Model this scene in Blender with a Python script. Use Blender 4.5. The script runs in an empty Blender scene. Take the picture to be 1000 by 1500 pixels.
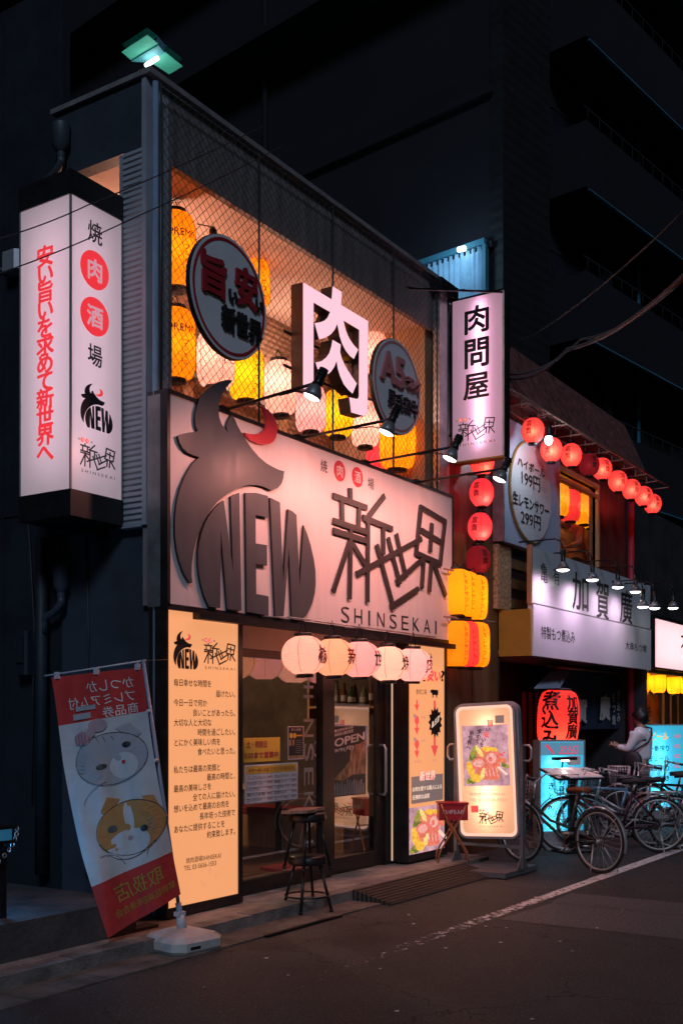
import bpy, math, random
from mathutils import Vector, Matrix
from mathutils.geometry import tessellate_polygon
random.seed(7)
SC = bpy.context.scene
COL = SC.collection
R = math.radians
# ---------------------------------------------------------------- camera, sky, light
FPX, VH, YAW = 1590.0, 1053.0, R(33)
CAM = Vector((0.0, -5.5, 1.6))
cd = bpy.data.cameras.new('camera'); cam = bpy.data.objects.new('camera', cd); COL.objects.link(cam)
cam.location = CAM
cam.rotation_euler = (R(90), 0, YAW - R(90))
cd.sensor_fit = 'AUTO'; cd.sensor_width = 36; cd.lens = FPX * 36 / 1500
cd.shift_y = (VH - 750) / 1500
cd.clip_start = .05; cd.clip_end = 2000
SC.camera = cam
W = bpy.data.worlds.new("World"); SC.world = W; W.use_nodes = True
wn = W.node_tree; bg = wn.nodes['Background']
sky = wn.nodes.new('ShaderNodeTexSky'); sky.sky_type = 'NISHITA'; sky.sun_disc = False
SUN_EL, SUN_ROT = R(-3.5), R(215)
sky.sun_elevation = SUN_EL; sky.sun_rotation = SUN_ROT
wn.links.new(sky.outputs[0], bg.inputs[0]); bg.inputs[1].default_value = .15
sd = bpy.data.lights.new('moon_sun', 'SUN'); sun = bpy.data.objects.new('moon_sun', sd); COL.objects.link(sun)
sd.energy = .66; sd.angle = R(12); sd.color = (.60, .76, 1)
sun.rotation_euler = Vector((.66, .50, -.52)).to_track_quat('-Z', 'Y').to_euler()
SC.view_settings.view_transform = 'Standard'; SC.view_settings.look = 'None'
SC.view_settings.exposure = .12; SC.view_settings.gamma = 1
SC.render.engine = 'CYCLES'
cy = SC.cycles
cy.use_denoising = True
cy.max_bounces = 7; cy.diffuse_bounces = 3; cy.glossy_bounces = 3; cy.transmission_bounces = 4; cy.transparent_max_bounces = 10
cy.sample_clamp_indirect = 3; cy.caustics_reflective = False; cy.caustics_refractive = False
# ---------------------------------------------------------------- pixel rays
FW = Vector((math.cos(YAW), math.sin(YAW), 0)); RT = Vector((math.sin(YAW), -math.cos(YAW), 0)); UP = Vector((0, 0, 1))
def ray(u, v): return FW + RT * ((u - 500) / FPX) + UP * ((VH - v) / FPX)
def onp(u, v, o, n):
    d = ray(u, v); return CAM + d * ((Vector(o) - CAM).dot(n) / d.dot(n))
def P(u, v, y=0): return onp(u, v, (0, y, 0), Vector((0, 1, 0)))
def X(u, v, x): return onp(u, v, (x, 0, 0), Vector((1, 0, 0)))
def G(u, v, z=0): return onp(u, v, (0, 0, z), UP)
# ---------------------------------------------------------------- materials
MC = {}
def newmat(name):
    m = bpy.data.materials.new(name); m.use_nodes = True; m.node_tree.nodes.clear(); MC[name] = m
    nt = m.node_tree; out = nt.nodes.new('ShaderNodeOutputMaterial')
    return m, nt, out
def N(nt, t, **k):
    n = nt.nodes.new('ShaderNode' + t)
    for a, b in k.items():
        if a.startswith('i_'): n.inputs[a[2:].replace('_', ' ')].default_value = b
        else: setattr(n, a, b)
    return n
def c4(c): return (c[0], c[1], c[2], 1)
def mat(name, col, rough=.55, metal=0, var=.18, scale=6, bump=0, bscale=60, spec=.5, rib=None, col2=None, thr=None, stretch=None):
    """surface with noise colour variation, optional bump and ribs: rib=(axis, period, strength, profile)"""
    m, nt, out = newmat(name); L = nt.links.new
    b = N(nt, 'BsdfPrincipled'); b.inputs['Roughness'].default_value = rough; b.inputs['Metallic'].default_value = metal
    b.inputs['Specular IOR Level'].default_value = spec
    tc = N(nt, 'TexCoord'); src = tc.outputs['Object']
    if stretch:
        mp = N(nt, 'Mapping'); mp.inputs['Scale'].default_value = stretch; L(src, mp.inputs[0]); nsrc = mp.outputs[0]
    else: nsrc = src
    nz = N(nt, 'TexNoise'); nz.inputs['Scale'].default_value = scale; nz.inputs['Detail'].default_value = 6; nz.inputs['Roughness'].default_value = .65
    L(nsrc, nz.inputs['Vector'])
    r = N(nt, 'ValToRGB')
    lo = tuple(x * (1 - var) for x in col); hi = col2 if col2 else tuple(min(1, x * (1 + var)) for x in col)
    t = thr or (.35, .68)
    r.color_ramp.elements[0].position = t[0]; r.color_ramp.elements[1].position = t[1]
    r.color_ramp.elements[0].color = c4(lo); r.color_ramp.elements[1].color = c4(hi)
    L(nz.outputs['Fac'], r.inputs[0]); L(r.outputs[0], b.inputs['Base Color'])
    mr = N(nt, 'MapRange'); mr.inputs['To Min'].default_value = max(0, rough - .12); mr.inputs['To Max'].default_value = min(1, rough + .12)
    L(nz.outputs['Fac'], mr.inputs['Value']); L(mr.outputs[0], b.inputs['Roughness'])
    last = None
    if bump:
        n2 = N(nt, 'TexNoise'); n2.inputs['Scale'].default_value = bscale; n2.inputs['Detail'].default_value = 4; L(nsrc, n2.inputs['Vector'])
        bp = N(nt, 'Bump'); bp.inputs['Strength'].default_value = bump; bp.inputs['Distance'].default_value = .02
        L(n2.outputs['Fac'], bp.inputs['Height']); last = bp
    if rib:
        ax, per, st, prof = rib
        w = N(nt, 'TexWave', wave_type='BANDS', bands_direction=ax, wave_profile=prof); w.inputs['Scale'].default_value = .31416 / per
        L(src, w.inputs['Vector'])
        bp = N(nt, 'Bump'); bp.inputs['Strength'].default_value = st; bp.inputs['Distance'].default_value = .02
        L(w.outputs['Fac'], bp.inputs['Height'])
        if last: L(last.outputs[0], bp.inputs['Normal'])
        last = bp
    if last: L(last.outputs[0], b.inputs['Normal'])
    L(b.outputs[0], out.inputs[0]); return m
def emit(name, col, s, base=None):
    m, nt, out = newmat(name); b = N(nt, 'BsdfPrincipled'); b.inputs['Base Color'].default_value = c4(base or tuple(x * .4 for x in col))
    b.inputs['Emission Color'].default_value = c4(col); b.inputs['Emission Strength'].default_value = s; b.inputs['Roughness'].default_value = .35
    nt.links.new(b.outputs[0], out.inputs[0]); return m
def backlit(name, col, s, tr, gloss=.04):
    """acrylic face of a light box: a little even glow, plus the tubes behind it shining through"""
    m, nt, out = newmat(name); L = nt.links.new
    e = N(nt, 'Emission'); e.inputs[0].default_value = c4(col); e.inputs[1].default_value = s
    t = N(nt, 'BsdfTranslucent'); t.inputs[0].default_value = c4(tr)
    g = N(nt, 'BsdfGlossy'); g.inputs['Roughness'].default_value = .25
    d = N(nt, 'BsdfDiffuse'); d.inputs[0].default_value = c4(tr)
    m0 = N(nt, 'MixShader'); m0.inputs[0].default_value = .35; L(t.outputs[0], m0.inputs[1]); L(d.outputs[0], m0.inputs[2])
    m1 = N(nt, 'MixShader'); m1.inputs[0].default_value = gloss; L(m0.outputs[0], m1.inputs[1]); L(g.outputs[0], m1.inputs[2])
    a = N(nt, 'AddShader'); L(m1.outputs[0], a.inputs[0]); L(e.outputs[0], a.inputs[1]); L(a.outputs[0], out.inputs[0]); return m
def glassm(name, tint=(.9, .9, .9), refl=.10, dirt=.0):
    m, nt, out = newmat(name); L = nt.links.new
    t = N(nt, 'BsdfTransparent'); t.inputs[0].default_value = c4(tint)
    g = N(nt, 'BsdfGlossy'); g.inputs['Roughness'].default_value = .015
    lw = N(nt, 'LayerWeight'); lw.inputs[0].default_value = .35
    mr = N(nt, 'MapRange'); mr.inputs['To Min'].default_value = refl; mr.inputs['To Max'].default_value = .75
    L(lw.outputs['Facing'], mr.inputs['Value'])
    mx = N(nt, 'MixShader'); L(mr.outputs[0], mx.inputs[0]); L(t.outputs[0], mx.inputs[1]); L(g.outputs[0], mx.inputs[2])
    L(mx.outputs[0], out.inputs[0]); return m
# ---------------------------------------------------------------- mesh builder
_TX = {}
def text2d(s, bold=0.0):
    k = (s, bold)
    if k not in _TX:
        c = bpy.data.curves.new('t', 'FONT'); c.body = s; c.resolution_u = 4; c.offset = min(0, bold)
        o = bpy.data.objects.new('t', c); COL.objects.link(o)
        dg = bpy.context.evaluated_depsgraph_get(); ev = o.evaluated_get(dg); me = ev.to_mesh()
        vs = [(v.co.x, v.co.y) for v in me.vertices]; fs = [tuple(p.vertices) for p in me.polygons]
        # boundary edges for extruded sides
        cnt = {}
        for f in fs:
            for i in range(len(f)):
                a, b = f[i], f[(i + 1) % len(f)]; cnt.setdefault((min(a, b), max(a, b)), []).append((a, b))
        bd = [v[0] for v in cnt.values() if len(v) == 1]
        ev.to_mesh_clear(); bpy.data.objects.remove(o); bpy.data.curves.remove(c)
        xs = [v[0] for v in vs] or [0]; ys = [v[1] for v in vs] or [0]
        _TX[k] = (vs, fs, bd, (min(xs) - max(0, bold), max(xs) + max(0, bold), min(ys) - max(0, bold), max(ys) + max(0, bold)), bold)
    return _TX[k]
class MB:
    def __init__(s): s.v = []; s.f = []; s.mi = []; s.sm = []; s.mats = []; s.cur = 0; s.smooth = False
    def use(s, m):
        m = MC[m] if isinstance(m, str) else m
        if m not in s.mats: s.mats.append(m)
        s.cur = s.mats.index(m); return s
    def face(s, idx): s.f.append(tuple(idx)); s.mi.append(s.cur); s.sm.append(s.smooth)
    def add(s, vs, fs):
        o = len(s.v); s.v.extend([tuple(v) for v in vs])
        for f in fs: s.face([i + o for i in f])
    def box(s, x0, x1, y0, y1, z0, z1, M=None):
        vs = [Vector((x, y, z)) for z in (z0, z1) for y in (y0, y1) for x in (x0, x1)]
        if M is not None: vs = [M @ v for v in vs]
        s.add(vs, [(0, 2, 3, 1), (4, 5, 7, 6), (0, 1, 5, 4), (2, 6, 7, 3), (0, 4, 6, 2), (1, 3, 7, 5)])
    def cbox(s, c, size, rot=None, bev=0):
        M = Matrix.Translation(c) @ (rot.to_4x4() if rot is not None else Matrix())
        hx, hy, hz = (q / 2 for q in size)
        if not bev: return s.box(-hx, hx, -hy, hy, -hz, hz, M)
        s.prism([(-hx + bev, -hy), (hx - bev, -hy), (hx, -hy + bev), (hx, hy - bev), (hx - bev, hy), (-hx + bev, hy), (-hx, hy - bev), (-hx, -hy + bev)], -hz, hz, M)
    def prism(s, pts, z0, z1, M=None, scale1=1):
        n = len(pts); vs = [Vector((x, y, z0)) for x, y in pts] + [Vector((x * scale1, y * scale1, z1)) for x, y in pts]
        if M is not None: vs = [M @ v for v in vs]
        s.add(vs, [tuple(range(n))[::-1], tuple(range(n, 2 * n))] + [(i, (i + 1) % n, n + (i + 1) % n, n + i) for i in range(n)])
    def quad(s, a, b, c, d): s.add([a, b, c, d], [(0, 1, 2, 3)])
    def tube(s, pts, r, n=8, cap=True, closed=False):
        pts = [Vector(p) for p in pts]; k = len(pts); o = len(s.v); sm = s.smooth; s.smooth = True
        rr = r if isinstance(r, (list, tuple)) else [r] * k
        ref = None
        for i in range(k):
            if closed: d = (pts[(i + 1) % k] - pts[i - 1])
            else: d = pts[min(i + 1, k - 1)] - pts[max(i - 1, 0)]
            d.normalize()
            if ref is None: ref = d.orthogonal().normalized()
            ref = (ref - d * ref.dot(d)); ref = ref.normalized() if ref.length > 1e-6 else d.orthogonal().normalized()
            b = d.cross(ref)
            for j in range(n):
                a = 2 * math.pi * j / n; s.v.append(tuple(pts[i] + (ref * math.cos(a) + b * math.sin(a)) * rr[i]))
        m = k if closed else k - 1
        for i in range(m):
            for j in range(n):
                i2 = (i + 1) % k; s.face((o + i * n + j, o + i * n + (j + 1) % n, o + i2 * n + (j + 1) % n, o + i2 * n + j))
        s.smooth = False
        if cap and not closed: s.face([o + j for j in range(n)][::-1]); s.face([o + (k - 1) * n + j for j in range(n)])
        s.smooth = sm
    def lathe(s, prof, c=(0, 0, 0), n=28, M=None, cap=False):
        o = len(s.v); c = Vector(c); sm = s.smooth; s.smooth = True
        for r, z in prof:
            for j in range(n):
                a = 2 * math.pi * j / n; p = Vector((r * math.cos(a), r * math.sin(a), z))
                s.v.append(tuple((M @ p if M is not None else p) + c))
        for i in range(len(prof) - 1):
            for j in range(n): s.face((o + i * n + j, o + i * n + (j + 1) % n, o + (i + 1) * n + (j + 1) % n, o + (i + 1) * n + j))
        s.smooth = False
        if cap:
            s.face([o + j for j in range(n)][::-1]); s.face([o + (len(prof) - 1) * n + j for j in range(n)])
        s.smooth = sm
    def torus(s, c, R_, r, ax, n=40, k=8):
        ax = Vector(ax).normalized(); a = ax.orthogonal().normalized(); b = ax.cross(a)
        s.tube([Vector(c) + (a * math.cos(t) + b * math.sin(t)) * R_ for t in [2 * math.pi * i / n for i in range(n)]], r, k, closed=True)
    def build(s, name, m=None, parent=None, loc=None):
        if m is not None and not s.mats: s.use(m)
        me = bpy.data.meshes.new(name); me.from_pydata(s.v, [], s.f)
        for q in s.mats: me.materials.append(q)
        me.polygons.foreach_set('material_index', s.mi); me.polygons.foreach_set('use_smooth', s.sm); me.update()
        o = bpy.data.objects.new(name, me); COL.objects.link(o)
        if parent is not None: o.parent = parent
        if loc is not None: o.location = loc
        return o
def mb(m=None):
    b = MB()
    if m is not None: b.use(m)
    return b
def tag(o, label=None, cat=None, group=None, kind=None):
    if label: o['label'] = label
    if cat: o['category'] = cat
    if group: o['group'] = group
    if kind: o['kind'] = kind
    return o
def thing(name, label, cat, loc=(0, 0, 0), rz=0, group=None):
    o = bpy.data.objects.new(name, None); COL.objects.link(o); o.location = loc; o.rotation_euler = (0, 0, rz); o.empty_display_size = .1
    return tag(o, label, cat, group)
def dup(root, loc, label, rz=None, group=None):
    r = root.copy(); COL.objects.link(r); r.location = loc
    if rz is not None: r.rotation_euler = (0, 0, rz)
    r['label'] = label
    if group: r['group'] = group
    def cp(o, np):
        for ch in list(o.children):
            c = ch.copy(); COL.objects.link(c); c.parent = np; cp(ch, c)
    cp(root, r); return r
def lamp(name, kind, loc, energy, col, parent=None, radius=.03, aim=None, spot=60, blend=.5, size=None):
    d = bpy.data.lights.new(name, kind); d.energy = energy; d.color = col
    if kind in ('POINT', 'SPOT'): d.shadow_soft_size = radius
    if kind == 'SPOT': d.spot_size = R(spot); d.spot_blend = blend
    if kind == 'AREA':
        d.shape = 'RECTANGLE'; d.size, d.size_y = size
    o = bpy.data.objects.new(name, d); COL.objects.link(o); o.location = loc
    if aim is not None: o.rotation_euler = (Vector(aim)).to_track_quat('-Z', 'Y').to_euler()
    if parent is not None: o.parent = parent
    return o
class Frame:
    """a flat face: origin, right, up, outward normal"""
    def __init__(s, o, a, b=(0, 0, 1), n=None):
        s.o = Vector(o); s.a = Vector(a).normalized(); s.b = Vector(b).normalized(); s.n = Vector(n) if n else s.a.cross(s.b)
    def w(s, a, b, c=0): return s.o + s.a * a + s.b * b + s.n * c
    def uv(s, u, v):
        d = onp(u, v, s.o, s.n) - s.o; return (d.dot(s.a), d.dot(s.b))
    def poly(s, m, pts, c0=0, c1=.003, holes=(), side=None):
        loops = [list(pts)] + [list(h) for h in holes]
        flat = [p for l in loops for p in l]
        tr = tessellate_polygon([[Vector((x, y, 0)) for x, y in l] for l in loops])
        m.add([s.w(x, y, c1) for x, y in flat], tr)
        cur = m.cur
        if side: m.use(side)
        for l in loops:
            k = len(l)
            if c1 - c0 > 1e-6:
                for i in range(k):
                    p, q = l[i], l[(i + 1) % k]
                    m.add([s.w(*p, c0), s.w(*q, c0), s.w(*q, c1), s.w(*p, c1)], [(0, 1, 2, 3)])
        m.cur = cur
    def pxpoly(s, m, pts, **k): s.poly(m, [s.uv(*p) for p in pts], **k)
    def rect(s, m, a0, a1, b0, b1, c0=0, c1=.003): s.poly(m, [(a0, b0), (a1, b0), (a1, b1), (a0, b1)], c0, c1)
    def ell(s, m, a, b, ra, rb, c0=0, c1=.003, n=36, hole=None):
        o = [(a + ra * math.cos(2 * math.pi * i / n), b + rb * math.sin(2 * math.pi * i / n)) for i in range(n)]
        h = [[(a + ra * hole * math.cos(2 * math.pi * i / n), b + rb * hole * math.sin(2 * math.pi * i / n)) for i in range(n)][::-1]] if hole else ()
        s.poly(m, o, c0, c1, holes=h)
    def stroke(s, m, p, q, w, c0=0, c1=.003, ext=0):
        p = Vector(p); q = Vector(q); d = (q - p).normalized(); p = p - d * ext; q = q + d * ext; e = Vector((-d.y, d.x)) * (w / 2)
        s.poly(m, [tuple(p - e), tuple(q - e), tuple(q + e), tuple(p + e)], c0, c1)
    def _put(s, m, tx, fn, c0, c1):
        vs, fs, bd = tx[:3]
        bold = tx[4]
        for i, (dx, dy) in enumerate([(0, 0)] if bold <= 0 else [(bold * math.cos(q * math.pi / 3), bold * math.sin(q * math.pi / 3)) for q in range(6)]):
            c2 = c1 + .00003 * i
            m.add([s.w(*fn(x + dx, y + dy), c2) for x, y in vs], fs)
            if c1 - c0 > .006:
                o = len(m.v)
                m.v.extend([tuple(s.w(*fn(x + dx, y + dy), c0)) for x, y in vs]); m.v.extend([tuple(s.w(*fn(x + dx, y + dy), c2)) for x, y in vs]); k = len(vs)
                for a, b in bd: m.face((o + a, o + b, o + k + b, o + k + a))
    def fit(s, m, t, a0, a1, b0, b1, bold=0, c0=.002, c1=.004, mirror=False, skew=0):
        tx = text2d(t, bold); x0, x1, y0, y1 = tx[3]
        if mirror: fn = lambda x, y: (a1 - (x - x0) / (x1 - x0) * (a1 - a0), b0 + (y - y0) / (y1 - y0) * (b1 - b0))
        else: fn = lambda x, y: (a0 + (x - x0) / (x1 - x0) * (a1 - a0), b0 + (y - y0) / (y1 - y0) * (b1 - b0) + skew * (x - x0) / (x1 - x0))
        s._put(m, tx, fn, c0, c1)
    def pxfit(s, m, t, u0, u1, vt, vb, **k):
        """text box: left edge u0 from vt to vb, right edge u1"""
        a0, b1 = s.uv(u0, vt); _, b0 = s.uv(u0, vb); a1, _ = s.uv(u1, vt); s.fit(m, t, a0, a1, b0, b1, **k)
    def line(s, m, t, a, b, em, bold=0, sx=1, c0=.002, c1=.004, align='l'):
        tx = text2d(t, bold); x0, x1 = tx[3][0], tx[3][1]
        if align == 'r': a -= x1 * em * sx
        if align == 'c': a -= (x0 + x1) / 2 * em * sx
        s._put(m, tx, lambda x, y: (a + x * em * sx, b + (y - .38) * em), c0, c1)
    def vcol(s, m, t, a, b_top, em, pitch, bold=0, sx=1, c0=.002, c1=.004):
        for i, ch in enumerate(t):
            tx = text2d(ch, bold)
            s._put(m, tx, lambda x, y: (a + (x - .5) * em * sx, b_top - pitch * (i + .5) + (y - .38) * em), c0, c1)
# ---------------------------------------------------------------- material list
def asphalt():
    m, nt, out = newmat('asphalt'); L = nt.links.new; b = N(nt, 'BsdfPrincipled'); tc = N(nt, 'TexCoord')
    n1 = N(nt, 'TexNoise', i_Scale=.9, i_Detail=8.0, i_Roughness=.7); n2 = N(nt, 'TexNoise', i_Scale=58.0, i_Detail=3.0); v = N(nt, 'TexVoronoi', i_Scale=85.0); n3 = N(nt, 'TexNoise', i_Scale=7.0, i_Detail=4.0)
    for q in (n1, n2, v, n3): L(tc.outputs['Object'], q.inputs['Vector'])
    r = N(nt, 'ValToRGB'); e = r.color_ramp.elements; e[0].position = .32; e[1].position = .70; e[0].color = (.024, .023, .023, 1); e[1].color = (.098, .089, .084, 1)
    L(n1.outputs['Fac'], r.inputs[0])
    r2 = N(nt, 'ValToRGB'); e = r2.color_ramp.elements; e[0].position = .60; e[1].position = .72; e[0].color = (0, 0, 0, 1); e[1].color = (.24, .225, .21, 1)
    L(n2.outputs['Fac'], r2.inputs[0])
    a = N(nt, 'MixRGB', blend_type='ADD'); a.inputs[0].default_value = .8; L(r.outputs[0], a.inputs[1]); L(r2.outputs[0], a.inputs[2])
    # hairline cracks: warped cell edges, only here and there
    mp = N(nt, 'MixRGB', blend_type='ADD'); mp.inputs[0].default_value = .35; L(tc.outputs['Object'], mp.inputs[1]); L(n3.outputs['Color'], mp.inputs[2])
    cr = N(nt, 'TexVoronoi', feature='DISTANCE_TO_EDGE', i_Scale=.62); L(mp.outputs[0], cr.inputs['Vector'])
    lt = N(nt, 'Math', operation='LESS_THAN'); lt.inputs[1].default_value = .0045; L(cr.outputs['Distance'], lt.inputs[0])
    gt = N(nt, 'Math', operation='GREATER_THAN'); gt.inputs[1].default_value = .47; L(n1.outputs['Fac'], gt.inputs[0])
    mu = N(nt, 'Math', operation='MULTIPLY'); L(lt.outputs[0], mu.inputs[0]); L(gt.outputs[0], mu.inputs[1])
    mc = N(nt, 'MixRGB'); mc.inputs[2].default_value = (.012, .011, .011, 1); L(mu.outputs[0], mc.inputs[0]); L(a.outputs[0], mc.inputs[1]); L(mc.outputs[0], b.inputs['Base Color'])
    mr = N(nt, 'MapRange'); mr.inputs['To Min'].default_value = .42; mr.inputs['To Max'].default_value = .85; L(n1.outputs['Fac'], mr.inputs['Value']); L(mr.outputs[0], b.inputs['Roughness'])
    ad = N(nt, 'Math', operation='ADD'); L(n2.outputs['Fac'], ad.inputs[0]); L(v.outputs['Distance'], ad.inputs[1])
    bp = N(nt, 'Bump', i_Strength=1.0, i_Distance=.016); L(ad.outputs[0], bp.inputs['Height']); L(bp.outputs[0], b.inputs['Normal'])
    L(b.outputs[0], out.inputs[0])
asphalt()
mat('asphalt_patch', (.12, .115, .115), .62, var=.6, scale=42, bump=.9, bscale=80)
mat('kerb', (.20, .18, .165), .8, var=.45, scale=5, bump=.4, bscale=50)
mat('step', (.28, .25, .225), .75, var=.35, scale=4, bump=.3, bscale=60)
mat('gutter', (.13, .115, .10), .85, var=.45, scale=4, bump=.5, bscale=60)
def worn():
    m, nt, out = newmat('white_line'); L = nt.links.new; b = N(nt, 'BsdfPrincipled'); b.inputs['Roughness'].default_value = .7; tc = N(nt, 'TexCoord')
    b.inputs['Base Color'].default_value = (.80, .79, .76, 1)
    n = N(nt, 'TexNoise', i_Scale=16.0, i_Detail=8.0, i_Roughness=.75); L(tc.outputs['Object'], n.inputs['Vector'])
    sx = N(nt, 'SeparateXYZ'); L(tc.outputs['Object'], sx.inputs[0])
    mr = N(nt, 'MapRange'); mr.inputs['From Min'].default_value = 5; mr.inputs['From Max'].default_value = 10.2; mr.inputs['To Min'].default_value = .62; mr.inputs['To Max'].default_value = .38
    L(sx.outputs[0], mr.inputs['Value'])
    s = N(nt, 'Math', operation='SUBTRACT'); L(n.outputs['Fac'], s.inputs[0]); L(mr.outputs[0], s.inputs[1])
    k = N(nt, 'Math', operation='MULTIPLY', use_clamp=True); k.inputs[1].default_value = 14; L(s.outputs[0], k.inputs[0])
    t = N(nt, 'BsdfTransparent'); mx = N(nt, 'MixShader'); L(k.outputs[0], mx.inputs[0]); L(t.outputs[0], mx.inputs[1]); L(b.outputs[0], mx.inputs[2]); L(mx.outputs[0], out.inputs[0])
worn()
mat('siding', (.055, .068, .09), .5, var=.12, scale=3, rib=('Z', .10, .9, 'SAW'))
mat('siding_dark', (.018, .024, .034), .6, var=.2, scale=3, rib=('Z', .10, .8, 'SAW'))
mat('column_panel', (.36, .38, .42), .45, var=.1, scale=3, rib=('Z', .045, .9, 'SIN'))
mat('column_trim', (.34, .37, .42), .45, var=.12, scale=4)
mat('parapet', (.22, .19, .19), .6, var=.25, scale=3, stretch=(4, 4, .6), rib=('X', .15, .22, 'SIN'))
mat('coping', (.42, .40, .40), .4, .5, var=.2, scale=10)
mat('ceiling_warm', (.70, .53, .43), .7, var=.16, scale=2.2, bump=.1, bscale=20)
mat('back_wall', (.30, .19, .13), .7, var=.3, scale=3, rib=('Z', .06, .6, 'SIN'))
mat('balcony_brick', (.24, .15, .11), .75, var=.4, scale=14, bump=.5, bscale=30)
mat('wood_orange', (.50, .30, .16), .6, var=.25, scale=4, stretch=(6, 6, .6))
mat('wire', (.10, .095, .095), .45, .6, var=.2)
mat('galv', (.45, .45, .46), .4, .7, var=.2, scale=12)
mat('black', (.012, .012, .014), .45, var=.3)
mat('ink', (.018, .016, .018), .5, var=.1)
mat('ink_red', (.45, .03, .05), .5, var=.1)
mat('black_metal', (.016, .016, .018), .32, .3, var=.3, scale=12)
mat('bronze_frame', (.055, .045, .042), .38, .6, var=.2, scale=9)
mat('header_beige', (.50, .40, .34), .6, var=.1, scale=3)
mat('sign_board', (.74, .70, .70), .42, var=.05, scale=2.2, stretch=(4, 4, .6))
mat('bull_grey', (.078, .090, .104), .40, var=.07, scale=3, stretch=(3, 3, .8))
mat('seam_pink', (.50, .24, .19), .7)
mat('seam_amber', (.55, .25, .02), .7)
mat('seam_red', (.34, .02, .025), .7)
mat('bull_edge', (.012, .011, .013), .4)
mat('horn_red', (.62, .05, .07), .4, var=.08)
mat('letter_dark', (.045, .040, .042), .42, var=.15, scale=5)
mat('round_white', (.76, .77, .80), .4, var=.05, scale=3)
mat('round_red', (.42, .025, .035), .45, var=.1)
mat('round_pink', (.62, .20, .20), .45, var=.1)
mat('interior_dark', (.13, .10, .085), .8, var=.4, scale=2)
mat('interior_floor', (.16, .085, .055), .45, var=.4, scale=3, stretch=(.5, 8, 1))
mat('red_cloth', (.35, .03, .03), .8, var=.2)
mat('paper_white', (.70, .69, .72), .7, var=.05)
mat('paper_yellow', (.80, .50, .06), .7, var=.05)
mat('poster_black', (.03, .028, .028), .5, var=.2)
mat('poster_flame', (.45, .16, .05), .6, var=.7, scale=9, col2=(.75, .40, .22), stretch=(3, 3, 1))
mat('vinyl_grey', (.30, .27, .26), .6)
mat('red_wood', (.16, .035, .028), .42, var=.55, scale=3, stretch=(14, 14, .7), rib=('X', .18, .5, 'SAW'))
mat('brown_wall', (.15, .085, .035), .5, var=.4, scale=3, stretch=(10, 10, .7))
mat('brick_roof', (.19, .065, .06), .75, var=.5, scale=9, bump=.6, bscale=22, rib=('Z', .09, .8, 'SAW'))
mat('osb', (.50, .33, .18), .8, var=.6, scale=24, bump=.4, bscale=50)
mat('mustard', (.36, .22, .035), .45, var=.15, scale=2)
mat('panel_blue', (.44, .51, .68), .4, var=.05, scale=2)
mat('kaga_board', (.68, .69, .74), .35, var=.06, scale=1.2)
mat('noren_navy', (.022, .035, .075), .85, var=.25, scale=8)
mat('noren_orange', (.55, .20, .07), .85, var=.25, scale=8)
mat('dark_wall', (.030, .028, .032), .7, var=.35, scale=2)
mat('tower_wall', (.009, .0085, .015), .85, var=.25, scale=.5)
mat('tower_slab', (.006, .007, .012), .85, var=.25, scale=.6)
mat('tower_glass', (.02, .024, .032), .12, var=.2, scale=2)
mat('bike_silver', (.42, .43, .45), .35, .5, var=.1)
mat('tower_edge', (.05, .20, .29), .6, var=.2, scale=.7)  # cyan colour stands in for light falling along the balcony edges
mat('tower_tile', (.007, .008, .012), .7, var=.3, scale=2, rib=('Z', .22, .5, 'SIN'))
mat('plinth', (.065, .06, .06), .85, var=.4, scale=2.5, bump=.4, bscale=30)
mat('water_base', (.55, .52, .50), .5, var=.2, scale=7)
mat('pole_blue', (.24, .33, .46), .35, var=.12)
mat('clip', (.6, .62, .68), .5)
mat('steel_grey', (.26, .26, .27), .42, .55, var=.2, scale=8)
mat('sign_case', (.36, .37, .39), .4, .2, var=.1)
mat('tube_copper', (.46, .17, .08), .35, .4, var=.2)
mat('tin_red', (.42, .02, .03), .4, var=.1)
mat('text_white', (.72, .68, .66), .6)
mat('chrome', (.66, .66, .66), .34, .75, var=.1)
mat('tyre', (.018, .017, .017), .75, var=.3)
mat('rim', (.55, .53, .50), .42, .5, var=.15)
mat('bike_green', (.035, .065, .055), .3, .2, var=.2)
mat('bike_blue', (.16, .33, .50), .3, .2, var=.15)
mat('bike_purple', (.07, .025, .04), .3, .2, var=.2)
mat('bike_black', (.018, .019, .022), .3, .2, var=.2)
mat('leather_brown', (.25, .085, .04), .5, var=.25, scale=14)
mat('rubber_black', (.02, .02, .022), .6)
mat('skin', (.50, .30, .22), .55, var=.06)
mat('hair', (.012, .010, .010), .45, var=.3, scale=40, stretch=(1, 1, .2))
mat('shirt_white', (.82, .84, .90), .8, var=.08, scale=8, bump=.5, bscale=9)
mat('shirt_cream', (.75, .52, .38), .8, var=.08, scale=8, bump=.5, bscale=9)
mat('trousers', (.022, .022, .028), .8, var=.2)
mat('bag_black', (.016, .016, .02), .55, var=.2)
mat('mat_wood', (.075, .055, .045), .7, var=.4, scale=4, stretch=(.6, 8, 8), rib=('Y', .045, 1, 'SIN'))
mat('cloth_red', (.52, .03, .026), .8, var=.12, scale=6, bump=.9, bscale=5)
mat('cloth_white', (.56, .52, .53), .8, var=.10, scale=4, bump=.9, bscale=5)
mat('cloth_grey', (.38, .355, .385), .8, var=.10, scale=5)
mat('cloth_orange', (.48, .22, .07), .8, var=.10, scale=5)
mat('cloth_pink', (.40, .27, .30), .8, var=.10, scale=14)
mat('cloth_yellow', (.42, .27, .03), .8)
mat('wood_board', (.26, .17, .13), .7, var=.35, scale=5, stretch=(1, 8, 1))
mat('curtain_blue', (.30, .52, .70), .8, var=.15, scale=3)
mat('tile_blue', (.10, .17, .24), .4, var=.2, scale=6, rib=('Z', .06, .6, 'SIN'))
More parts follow.
